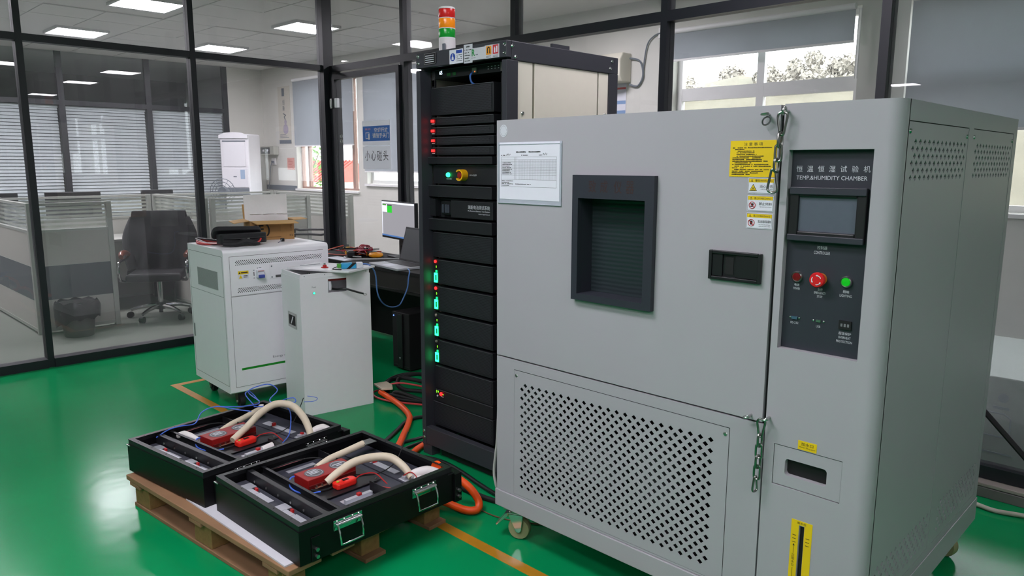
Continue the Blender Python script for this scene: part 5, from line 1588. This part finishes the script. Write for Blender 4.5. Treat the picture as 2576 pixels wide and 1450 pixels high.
for k in range(9):
    P = [(rr.uniform(-.28, .16), rr.uniform(-.13, .12), rr.uniform(.01, .06)) for _ in range(6)]
    M().tube(P, .0045, 6).build('lead', (m_lr, m_black, m_black, m_lo, m_lr)[k % 5], tl)
M().tube([(-.02 + .002 * k_, .02 + .045 * cos(a), .05 + .04 * sin(a)) for k_, a in enumerate([k * .6 for k in range(44)])], .0045, 6, 1).build('coiled_lead', m_lr, tl)
M().cyl((-.05, .02, .05), (.10, -.01, .06), .014, n=10).build('probe_handle', m_black, tl)
M().tube([(-.30, .02, .06), (-.36, -.08, .03), (-.30, -.16, .01), (-.1, -.14, .01), (.0, -.12, .02)], .005, 6).build('lead', m_lo, tl)
M().tube([(.14, -.10, .01), (.02, -.14, .008), (.05, -.2, .008), (.2, -.22, .008), (.36, -.04, .01), (.45, .05, .01)], .006, 7).build('white_cable', mat('white_cable', '#b9b9bb', .5), tl)

pcx = thing('computer_tower', 'black computer tower on the green floor under the bench', 'computer', (-4.40, 3.20, 0))
M().box(0, .20, .0, .43, .012, .43).build('tower_case', m_dark, pcx, .004)
for q in (.02, .15):
    M().box(q, q + .03, .03, .40, 0, .0118).build('tower_foot', m_black, pcx)
M().box(.07, .13, -.012, -.0003, .02, .42).build('front_strip', m_black, pcx, .003)
M().lathe([(0, -.004), (.004, -.004), (.004, -.0003)], (.02, .40), 10, 'y').build('power_led', mat('blue_led', '#00f', .4, emit='#5a7cff', es=4.), pcx)
M().prism([(.090, .098), (.110, .098), (.106, .090), (.102, .090), (.102, .082), (.098, .082), (.098, .090), (.094, .090)], -.0132, -.0123, 'y').build('emblem', m_wtext, pcx)
M().box(.01, .19, -.002, -.0003, .03, .036).build('lower_trim', m_black, pcx)

# notices on the glass door
n1 = thing('door_notice', 'white and blue air conditioning notice taped on the glass door', 'notice', (-5.455, YB - .001, 1.655))
m_npap = thin(mat('notice_paper', '#f3f5fb', .8, nz=.01), (.9, .9, .92, 1), .45)
M().box(-.205, .205, -.002, 0, 0, .21).build('sheet', m_npap, n1)
nbp = M().box(-.195, .200, -.0032, -.0022, .037, .165).build('blue_field', thin(mat('notice_blue', '#4f8fd8', .6), (.10, .30, .75, 1), .45), n1)
text('空调开放', .20, .040, (.075, -.0036, .130), '-y', m_paper, nbp, bold=.02); text('请随手关门', .245, .042, (.070, -.0036, .083), '-y', m_paper, nbp, bold=.02)
text('温馨小提示', .085, .016, (-.12, -.0036, .140), '-y', mat('warm_print', '#f2a0a0', .6), nbp)
dq = M().frame(-.155, -.098, .056, .112, .006, -.0036, -.0033); dq.box(-.118, -.092, -.0038, -.0037, .05, .1); dq.build('door_pictogram', m_paper, nbp)
n2 = thing('door_notice', 'plain white head bump notice taped low on the glass door', 'notice', (-5.455, YB - .001, 1.452))
M().box(-.205, .205, -.002, 0, 0, .195).build('sheet', m_npap, n2)
for q, cx in enumerate('小心碰头'):
    text(cx, .072, .085, (-.135 + .090 * q, -.0026, .115), '-y', m_ink, n2)

# ================================================================ PALLET AND BATTERY TRAYS
pl_ = thing('wooden_pallet', 'worn wooden pallet on the green floor under the battery trays', 'pallet', (-3.39, 1.01, 0), 5)
m_ply = mat('pallet_wood', '#8d6a4c', .8, nz=.30, ns=7., bump=.4, bs=40.)
m_blk = mat('pallet_block', '#8a6a3e', .9, nz=.25, ns=60., bump=.5, bs=120.)
_nt = m_ply.node_tree
for y0, y1 in ((.0, .135), (.18, .28), (.33, .47), (.52, .62), (.67, .80)):
    M().box(0, 1.235, y0, y1, .119, .141).build('deck_board', m_ply, pl_, .003)
for y0, y1 in ((.015, .115), (.355, .455), (.69, .785)):
    M().box(.03, 1.20, y0, y1, 0, .016).build('bottom_board', m_ply, pl_, .002)
for x in (.035, .555, 1.075):
    M().box(x, x + .09, 0, .80, .104, .1185).build('stringer_board', m_ply, pl_)
    for y in (.02, .36, .69):
        M().box(x + (.0 if x > 1 else .0), x + .13 - (.035 if x > 1 else 0), y, y + .09, .0165, .1035).build('block', m_blk, pl_, .003)
fm = thing('foam_mat', 'thin white foam mat between the pallet and the battery trays', 'foam mat', (-2.95, 1.095, .1415), 2)
M().box(0, .76, 0, .80, 0, .006).build('mat_sheet', mat('mat_white', '#c9c9cf', .8, nz=.05), fm)

m_tray = mat('tray_black', '#08080a', .42, nz=.12, bump=.08, bs=900., spec=.3)
m_bar = mat('bar_black', '#17181b', .42, nz=.08)
m_alum = mat('cell_plate', '#c3c4cc', .35, .35, nz=.08)
m_cell = mat('cell_top', '#3b3c46', .5, nz=.1)
m_bms = mat('bms_red', '#8c0c0a', .5, nz=.12, ns=80.)
m_fanm = mat('fan_label', '#55565a', .5, nz=.15, ns=120.)
m_sleeve = mat('insulating_sleeve', '#cdc0a9', .5, nz=.08, ns=30.)
m_tape = mat('white_tape', '#dcd6d4', .6)
m_orange = mat('orange_hose', '#ef5312', .45, nz=.05)
m_bw = mat('blue_wire', '#4a6fd6', .4)

def battery(loc, rz, label, variant):
    t = thing('battery_tray', label, 'battery tray', loc, rz, 'battery trays on the pallet')
    L, W, Hh = .61, .70, .145            # along x, along y, height
    o = M()
    o.box(0, .004, 0, W, 0, Hh - .022); o.box(L - .004, L, 0, W, 0, Hh - .022); o.box(.004, L - .004, 0, .004, 0, Hh - .022); o.box(.004, L - .004, W - .004, W, 0, Hh - .022)
    o.box(.004, L - .004, .004, W - .004, 0, .003)
    o.build('tray_wall', m_tray, t)
    # raised flange
    fl = M()
    for (x0, x1, y0, y1) in ((.003, .024, .003, W - .003), (L - .024, L - .003, .003, W - .003), (.024, L - .024, .003, .024), (.024, L - .024, W - .024, W - .003)):
        fl.box(x0, x1, y0, y1, Hh - .003, Hh)
    for (x0, x1, y0, y1) in ((.004, .008, .004, W - .004), (L - .008, L - .004, .004, W - .004), (.008, L - .008, .004, .008), (.008, L - .008, W - .008, W - .004)):
        fl.box(x0, x1, y0, y1, Hh - .024, Hh - .003)
    flo = fl.build('flange', m_bar, t)
    hb = M()
    for k in range(5):
        for (x, y) in ((.016, .07 + .14 * k), (L - .016, .07 + .14 * k), (.07 + .117 * k, .016), (.07 + .117 * k, W - .016)):
            hb.lathe([(0, Hh + .0006), (.003, Hh + .0006), (.003, Hh)], (x, y), 8)
    hb.build('flange_holes', m_dark, flo)
    for (x, y) in ((-.004, -.004), (L - .03, W - .03)):
        M().prism([(x, y), (x + .034, y), (x, y + .034)] if x < 0 else [(x + .034, y + .034), (x, y + .034), (x + .034, y)], Hh - .028, Hh - .024, 'z').build('corner_gusset', m_steel if x < 0 else m_bar, t)
    # cross bars and dividers
    def bar(x0, x1, y0, y1, z0, z1, n='divider_bar'):
        e = M().box(x0, x1, y0, y1, z0, z1).build(n, m_bar, t, .001)
        return e
    b1 = bar(.010, L - .010, .124, .127, .07, Hh - .012); M().box(.012, L - .012, .127, .146, Hh - .015, Hh - .012).build('bar_lip', m_bar, b1)
    b2 = bar(.010, L - .010, .196, .199, .07, Hh - .014); M().box(.012, L - .012, .186, .196, Hh - .017, Hh - .014).build('bar_lip', m_bar, b2)
    M().box(.012, L - .012, .147, .1955, .0965, .100).build('bar_shelf', m_bar, b2)
    for k in range(6):
        M().cyl((.08 + .09 * k, .1235, .105), (.08 + .09 * k, .121, .105), .005, n=8).build('bolt', m_steel, b1)
        M().lathe([(.006, .1002), (.005, .104), (0, .105)], (.09 + .09 * k, .172), 8).build('bolt', m_steel, b2)
    bar(.445, L - .010, .200, .204, .07, Hh - .016); bar(.445, L - .010, .410, .414, .07, Hh - .016); bar(.01, .16, .455, .459, .06, Hh - .02)
    # cells below
    M().box(.012, L - .012, .012, .120, .004, .092).build('cell_block', m_cell, t); M().box(.012, L - .012, .206, .545, .004, .084).build('cell_block', m_cell, t)
    M().box(.012, L - .012, .55, W - .012, .004, .086).build('cell_block', m_cell, t)
    def plate(x0, x1, y0, y1, z=.0865, name='cell_plate'):
        return M().box(x0, x1, y0, y1, z, z + .003).build(name, m_alum, t, .001)
    for ox in (0, .262):
        plate(.055 + ox, .105 + ox, .072, .118, .0925); plate(.106 + ox, .165 + ox, .060, .095, .0925); plate(.167 + ox, .270 + ox, .066, .100, .0925)
        M().box(.13 + ox, .145 + ox, .0955, .103, .0925, .104).build('red_terminal', m_red, t)
        M().lathe([(.004, .0926), (.004, .095), (0, .095)], (.12 + ox, .1), 8).build('terminal_mark', m_ink, t)
    plate(.16, .225, .575, .615); plate(.24, .39, .575, .605); M().box(.2255, .2385, .585, .60, .0865, .102).build('red_terminal', m_red, t)
    plate(.04, .065, .28, .41, .0845)
    rl_ = M(); rl_.box(.440, .500, .275, .395, .0845, .087); rl_.box(.468, .486, .275, .395, .087, .104); rl_.box(.5005, .545, .28, .40, .0845, .0868)
    rl_.build('aluminium_rail', m_alum, t, .001)
    M().box(.445, .475, .215, .25, .0845, .0865).build('cell_plate', m_paper, t)
    M().box(.470, .486, .330, .345, .1042, .113).build('red_terminal', m_red, t)
    plate(.44, .50, .555, .605, .0865); M().box(.455, .475, .56, .60, .0897, .103).build('aluminium_rail', m_alum, t)
    M().box(.46, .475, .575, .585, .1032, .111).build('red_terminal', m_red, t)
    # carrier plate and battery management unit
    cpz = .094
    cpo = M().box(.115, .40, .215, .50, cpz - .003, cpz).build('carrier_plate', m_bar, t)
    for (x, y) in ((.13, .23), (.13, .485), (.385, .23), (.385, .485)):
        M().cyl((x, y, .0845), (x, y, cpz - .0032), .004, n=8).build('standoff', m_steel, cpo)
        M().lathe([(.005, cpz + .0002), (.004, cpz + .004), (0, cpz + .005)], (x, y), 8).build('bolt', m_steel, cpo)
    bx0, bx1, by0, by1 = .185, .287, .235, .458
    bm_ = M().box(bx0, bx1, by0, by1, cpz + .0003, .1345).build('management_unit', m_bms, t, .002)
    M().box(bx0 + .006, bx1 + .006, by0 + .004, by1 - .004, cpz + .0005, .112).build('heat_sink', mat('bms_dark_red', '#5a0d0c', .45), bm_, .001)
    for q, yy in enumerate((.295, .408)):
        n = 36
        M().prism([(.236 + .040 * (1 if k % 2 else .93) * cos(2 * pi * k / n), yy + .040 * (1 if k % 2 else .93) * sin(2 * pi * k / n)) for k in range(n)], .1346, .1354, 'z').build('cooling_emblem', m_fanm, bm_)
        M().tube([(.236 + .032 * cos(2 * pi * k / 24), yy + .032 * sin(2 * pi * k / 24), .1356) for k in range(24)], .0008, 4, 1, True).build('emblem_ring', m_wtext, bm_)
    for (x0, x1, y0, y1) in ((.215, .221, .275, .315), (.227, .233, .275, .315), (.239, .245, .275, .315), (.225, .231, .385, .43), (.240, .246, .395, .42)):
        M().box(x0, x1, y0, y1, .13545, .1357).build('emblem_print', m_wtext, bm_)
    M().box(.300, .312, .255, .345, .104, .1045).build('copper_strip', mat('copper_strip', '#9a6a58', .4, .5), bm_)
    for k in range(4):
        M().cyl((.306, .262 + .025 * k, .1046), (.306, .262 + .025 * k, .113), .0035, n=8).build('bolt', m_steel, bm_)
    # red control pod
    pd = M()
    pd.prism([(.328, .322), (.335, .312), (.368, .312), (.374, .322), (.374, .395), (.365, .408), (.337, .408), (.328, .395)], cpz + .0003, cpz + .026, 'z', False)
    pdo = pd.build('control_pod', mat('pod_red', '#e0251b', .35, nz=.05), t, .006)
    M().lathe([(.006, cpz + .0263), (.006, cpz + .029), (0, cpz + .030)], (.351, .328), 12).build('pod_button', mat('pod_green', '#a0b83a', .4), pdo)
    M().box(.345, .358, .350, .375, cpz + .0263, cpz + .028).build('pod_label', m_dark, pdo)
    # sleeved busbar cables
    if variant == 2:
        M().tube([(.318, .30, .118), (.325, .345, .145), (.33, .42, .168), (.352, .50, .172), (.395, .555, .165), (.455, .575, .135), (.50, .575, .105)], [.015, .016, .017, .017, .017, .016, .014], 12).build('sleeved_cable', m_sleeve, t)
        M().tube([(.165, .35, .118), (.14, .43, .125), (.13, .52, .130), (.125, .61, .138)], [.013, .015, .015, .015], 12).build('sleeved_cable', m_sleeve, t)
        M().box(.10, .15, .605, .665, .138, .141).build('cable_lug', m_steel, t)
        M().cyl((.125, .61, .141), (.125, .61, .150), .006, n=8).build('lug_bolt', m_steel, t)
        M().tube([(.49, .575, .11), (.50, .60, .115), (.52, .64, .118), (.55, .67, .11)], [.015, .02, .022, .018], 10).build('taped_joint', m_tape, t)
        M().tube([(.51, .585, .098), (.54, .60, .10), (.57, .60, .10)], [.014, .017, .010], 10).build('taped_joint', m_tape, t)
        M().lathe([(.034, .682), (.034, .694), (.018, .696)], (.53, .115), 20, 'y').build('orange_connector', m_orange, t)
        M().tube([(.48, .55, .115), (.50, .57, .13), (.53, .575, .12), (.545, .565, .10)], .002, 5).build('red_wire', m_red, t)
    else:
        M().tube([(.318, .315, .118), (.30, .40, .150), (.28, .49, .190), (.29, .57, .215), (.345, .62, .205), (.43, .62, .165), (.50, .60, .115), (.51, .59, .095)], [.015, .016, .017, .017, .017, .017, .016, .014], 12).build('sleeved_cable', m_sleeve, t)
        M().tube([(.15, .36, .112), (.13, .43, .12), (.115, .50, .125), (.10, .58, .135), (.10, .61, .142)], [.011, .014, .014, .014, .013], 12).build('sleeved_cable', m_sleeve, t)
        M().cyl((.10, .615, .125), (.10, .615, .160), .013, n=10).build('taped_joint', m_tape, t)
        M().tube([(.50, .60, .10), (.505, .63, .115), (.52, .66, .12), (.55, .675, .11)], [.014, .019, .02, .016], 10).build('taped_joint', m_tape, t)
        M().tube([(.06, .20, .115), (.09, .215, .12), (.13, .225, .118), (.17, .235, .11)], [.012, .02, .016, .01], 9).build('taped_joint', m_tape, t)
        M().tube([(.475, .36, .098), (.482, .41, .103)], [.014, .017], 9, 1).build('taped_joint', m_tape, t)
        P1 = [(.02, .12, .12), (.06, .16, .155), (.10, .20, .17), (.09, .27, .16), (.05, .33, .19), (.06, .40, .20), (.12, .48, .175), (.16, .52, .165)]
        M().tube(P1, .0026, 6).build('loose_blue_wire', m_bw, t)
        M().tube([(.05, .40, .20), (.09, .50, .18), (.10, .60, .17), (.04, .63, .18), (.03, .60, .22), (.07, .55, .225), (.12, .56, .18)], .0026, 6).build('loose_blue_wire', m_bw, t)
        M().tube([(.12, .56, .17), (.16, .62, .165), (.22, .66, .19), (.30, .67, .20), (.26, .69, .21), (.20, .66, .185), (.30, .64, .16), (.40, .56, .10), (.46, .48, .09), (.49, .44, .085)], .0026, 6).build('loose_blue_wire', m_bw, t)
        M().tube([(.08, .62, .175), (.02, .60, .22), (.05, .69, .24), (.12, .70, .22), (.14, .64, .18), (.30, .66, .175)], .0026, 6).build('loose_blue_wire', m_bw, t)
        M().tube([(.33, .70, .20), (.36, .74, .20), (.33, .78, .20), (.28, .76, .205)], .0016, 5).build('loose_blue_wire', m_bw, t)
    # thin wires common to both trays
    M().tube([(.19, .235, .125), (.19, .215, .12), (.24, .190, .105), (.31, .205, .10), (.335, .26, .098)], .0032, 6).build('blue_wire', m_bw, t)
    M().tube([(.03, .20, .11), (.05, .30, .12), (.06, .36, .125)], .0022, 6).build('red_wire', mat('pink_wire', '#b06a72', .5), t)
    M().tube([(.05, .21, .12), (.06, .32, .128), (.09, .40, .125), (.15, .42, .115)], .0025, 6).build('black_wire', m_dark, t)
    M().tube([(.352, .408, .106), (.35, .44, .115), (.37, .49, .112), (.42, .50, .09), (.445, .50, .08)], .0022, 6).build('red_wire', m_red, t)
    M().tube([(.44, .45, .092), (.50, .48, .09), (.56, .50, .088)], .0022, 6).build('red_wire', m_red, t)
    M().tube([(.30, .44, .10), (.35, .52, .095), (.36, .60, .12), (.33, .67, .17), (.315, .71, .215)], .0022, 6).build('black_wire', m_dark, t)
    M().tube([(.335, .315, .10), (.34, .29, .10), (.33, .26, .10), (.30, .24, .10)], .004, 6).build('black_wire', m_dark, t)
    # folding handles on the long side (x = L)
    for y0 in (.135, .488):
        hp_ = M().box(L + .0003, L + .003, y0, y0 + .120, .080, .118).build('handle_plate', m_chrome, t, .001)
        M().cyl((L + .008, y0 + .006, .101), (L + .008, y0 + .114, .101), .006, n=12).build('handle_hinge', m_chrome, hp_)
        M().tube([(L + .010, y0 + .012, .100), (L + .022, y0 + .012, .075), (L + .026, y0 + .014, .040), (L + .026, y0 + .022, .033), (L + .026, y0 + .098, .033), (L + .026, y0 + .106, .040), (L + .022, y0 + .108, .075), (L + .010, y0 + .108, .100)], .0042, 8, 2).build('handle_bail', m_chrome, hp_)
        for yy in (.015, .045, .08, .106):
            M().lathe([(.0045, L + .0031), (.003, L + .006), (0, L + .0065)], (y0 + yy, .112), 8, 'x').build('rivet', m_chrome, hp_)
    # corner brackets with bolts at both ends of the long side
    for y0 in (.045, W + .001):
        cbk = M().box(L - .05 if y0 > .5 else L + .0005, L + .012 if y0 > .5 else L + .004, y0, y0 + .036, -.006 if y0 > .5 else .0, .115 if y0 > .5 else .09).build('corner_bracket', m_tray, t, .002)
        for z in (.018, .044):
            M().cyl((L + (.0121 if y0 > .5 else .0041), y0 + .018, z), (L + (.022 if y0 > .5 else .014), y0 + .018, z), .0075, n=6).build('bolt', m_steel, cbk)
    return t
battery((-2.755, 1.138, .148), 1.5, 'black battery tray nearest the camera, carrying folding chrome handles', 2)
battery((-3.412, 1.033, .1485), 7.5, 'black battery tray with loose blue wires nearer the left glass wall', 1)

# ================================================================ CABLES ON THE FLOOR
def cable(name, pts, r, m_, label, cat='cable', n=9):
    q = M(); q.tube(pts, r, n)
    return tag(q.build(name, m_), label, cat)
cbl = thing('cable_coil', 'coil of thick black and thin red cables beside the rack', 'cable coil', (-3.80, 2.90, 0))
def loc_(P, z): return [(x + 3.80, y - 2.90, zz) for (x, y), zz in zip(P, z)]
OUT = [(-3.70, 3.22), (-3.96, 3.121), (-4.018, 3.021), (-4.032, 2.913), (-3.985, 2.804), (-3.90, 2.727), (-3.814, 2.694), (-3.746, 2.703), (-3.558, 2.801), (-3.40, 2.90)]
for k in range(3):
    M().tube(loc_([(x + .02 * k, y + .015 * k) for x, y in OUT], [.03, .05, .06, .05, .03 + .02 * k, .03, .03, .025 + .02 * k, .02, .02]), .013, 9).build('black_cable', m_dark, cbl)
M().tube(loc_([(-3.5, 3.0), (-3.707, 2.92), (-3.784, 2.843), (-3.892, 2.859), (-3.969, 2.95), (-3.826, 3.015), (-3.6, 3.1)], [.03, .03, .04, .05, .06, .05, .03]), .014, 9).build('black_cable', m_dark, cbl)
m_rc = mat('red_cable', '#c03a3e', .45)
M().tube(loc_([(-3.55, 2.98), (-3.70, 2.93), (-3.85, 2.85), (-3.93, 2.76)], [.05, .06, .07, .05]), .006, 7).build('red_cable', m_rc, cbl)
M().tube(loc_([(-3.93, 2.75), (-3.94, 2.70), (-3.87, 2.665), (-3.74, 2.66), (-3.60, 2.72), (-3.46, 2.80)], [.03, .02, .015, .02, .02, .02]), .006, 7).build('red_cable', m_rc, cbl)
tpb = M(); tpb.prism([(-3.95, 2.71), (-3.82, 2.68), (-3.78, 2.74), (-3.84, 2.78), (-3.93, 2.80)], .062, .078, 'z'); tpb.v = [(x + 3.80, y - 2.90, z) for x, y, z in tpb.v]
tpb.build('tape_wrap', m_sleeve, cbl, .005)
cable('orange_hose', [(-3.86, 2.70, .04), (-3.764, 2.685, .035), (-3.614, 2.667, .02), (-3.424, 2.593, .02), (-3.313, 2.507, .02), (-3.179, 2.369, .02), (-3.06, 2.24, .02), (-2.96, 2.10, .02)], .018, m_orange, 'orange conduit running along the floor from the cable coil to the trays', 'conduit')
cable('black_cable', [(-3.22, 2.80, .012), (-3.357, 2.641, .012), (-3.36, 2.53, .012), (-3.28, 2.40, .012), (-3.2, 2.27, .012), (-3.12, 2.12, .012)], .011, m_black, 'black cable beside the orange conduit left of the rack')
cable('orange_hose', [(-2.99, 2.46, .02), (-2.985, 2.36, .02), (-2.95, 2.27, .02), (-2.86, 2.12, .02)], .016, m_orange, 'short orange conduit at the foot of the rack', 'conduit')
for k, (P, l) in enumerate([([(-2.99, 2.52, .05), (-3.05, 2.44, .03), (-3.10, 2.36, .012), (-3.11, 2.27, .012), (-3.05, 2.15, .012)], 'upper'), ([(-2.99, 2.48, .012), (-3.03, 2.38, .012), (-3.03, 2.28, .012), (-2.98, 2.13, .012)], 'lower')]):
    cable('black_cable', P, .009, m_black, '%s black cable of the pair leaving the rack foot towards the trays' % l)
cable('black_cable', [(-3.0, 2.20, .011), (-2.90, 2.25, .011), (-2.80, 2.285, .011), (-2.70, 2.29, .011), (-2.56, 2.27, .011), (-2.42, 2.24, .011), (-2.27, 2.22, .011), (-2.0, 2.22, .011), (-1.7, 2.3, .011)], .010, m_black, 'long black cable lying before the rack and running under the chamber')
cable('black_cable', [(-2.72, 2.12, .012), (-2.60, 2.16, .012), (-2.45, 2.155, .012), (-2.30, 2.16, .012), (-2.1, 2.2, .012), (-1.8, 2.22, .012)], .012, m_dark, 'thick black cable passing behind the orange hose loop')
cable('orange_hose', [(-2.40, 1.885, .205), (-2.37, 1.95, .185), (-2.33, 2.02, .14), (-2.278, 2.05, .10), (-2.242, 2.065, .05), (-2.226, 2.045, .022), (-2.25, 2.01, .020), (-2.30, 1.995, .022), (-2.36, 1.98, .03), (-2.43, 1.96, .03)], .017, m_orange, 'orange conduit loop beside the chamber caster', 'conduit', 12)
cable('orange_hose', [(-3.30, 1.86, .19), (-3.25, 1.93, .17), (-3.18, 1.99, .12), (-3.10, 2.03, .06), (-2.98, 2.05, .02)], .016, m_orange, 'orange conduit behind the tray with loose blue wires', 'conduit')
cable('thin_wire', [(-2.31, 2.12, .004), (-2.27, 2.09, .004), (-2.20, 2.075, .004), (-2.08, 2.10, .004), (-1.9, 2.2, .004)], .003, mat('brown_wire', '#5a4326', .6), 'thin brown wire on the floor by the chamber caster', 'wire', 6)
cable('floor_pipe', [(-1.2, 3.66, .012), (-.9, 3.655, .012), (-.736, 3.664, .012), (-.638, 3.645, .012), (-.535, 3.677, .012), (-.35, 3.72, .012)], .010, mat('pale_pipe', '#b5b0a4', .6), 'pale pipe on the floor along the tiled kerb right of the chamber', 'pipe')
stp = thing('black_strut', 'black strut slanting down to the right behind the chamber', 'strut', (-.70, 3.60, 0))
ss = M(); ss.tube([(-.25, .06, .655), (.0, 0, .452), (.19, -.10, .31), (.40, -.20, .13), (.52, -.25, .012)], .012, 8, 1); ss.build('strut_bar', m_dark, stp)
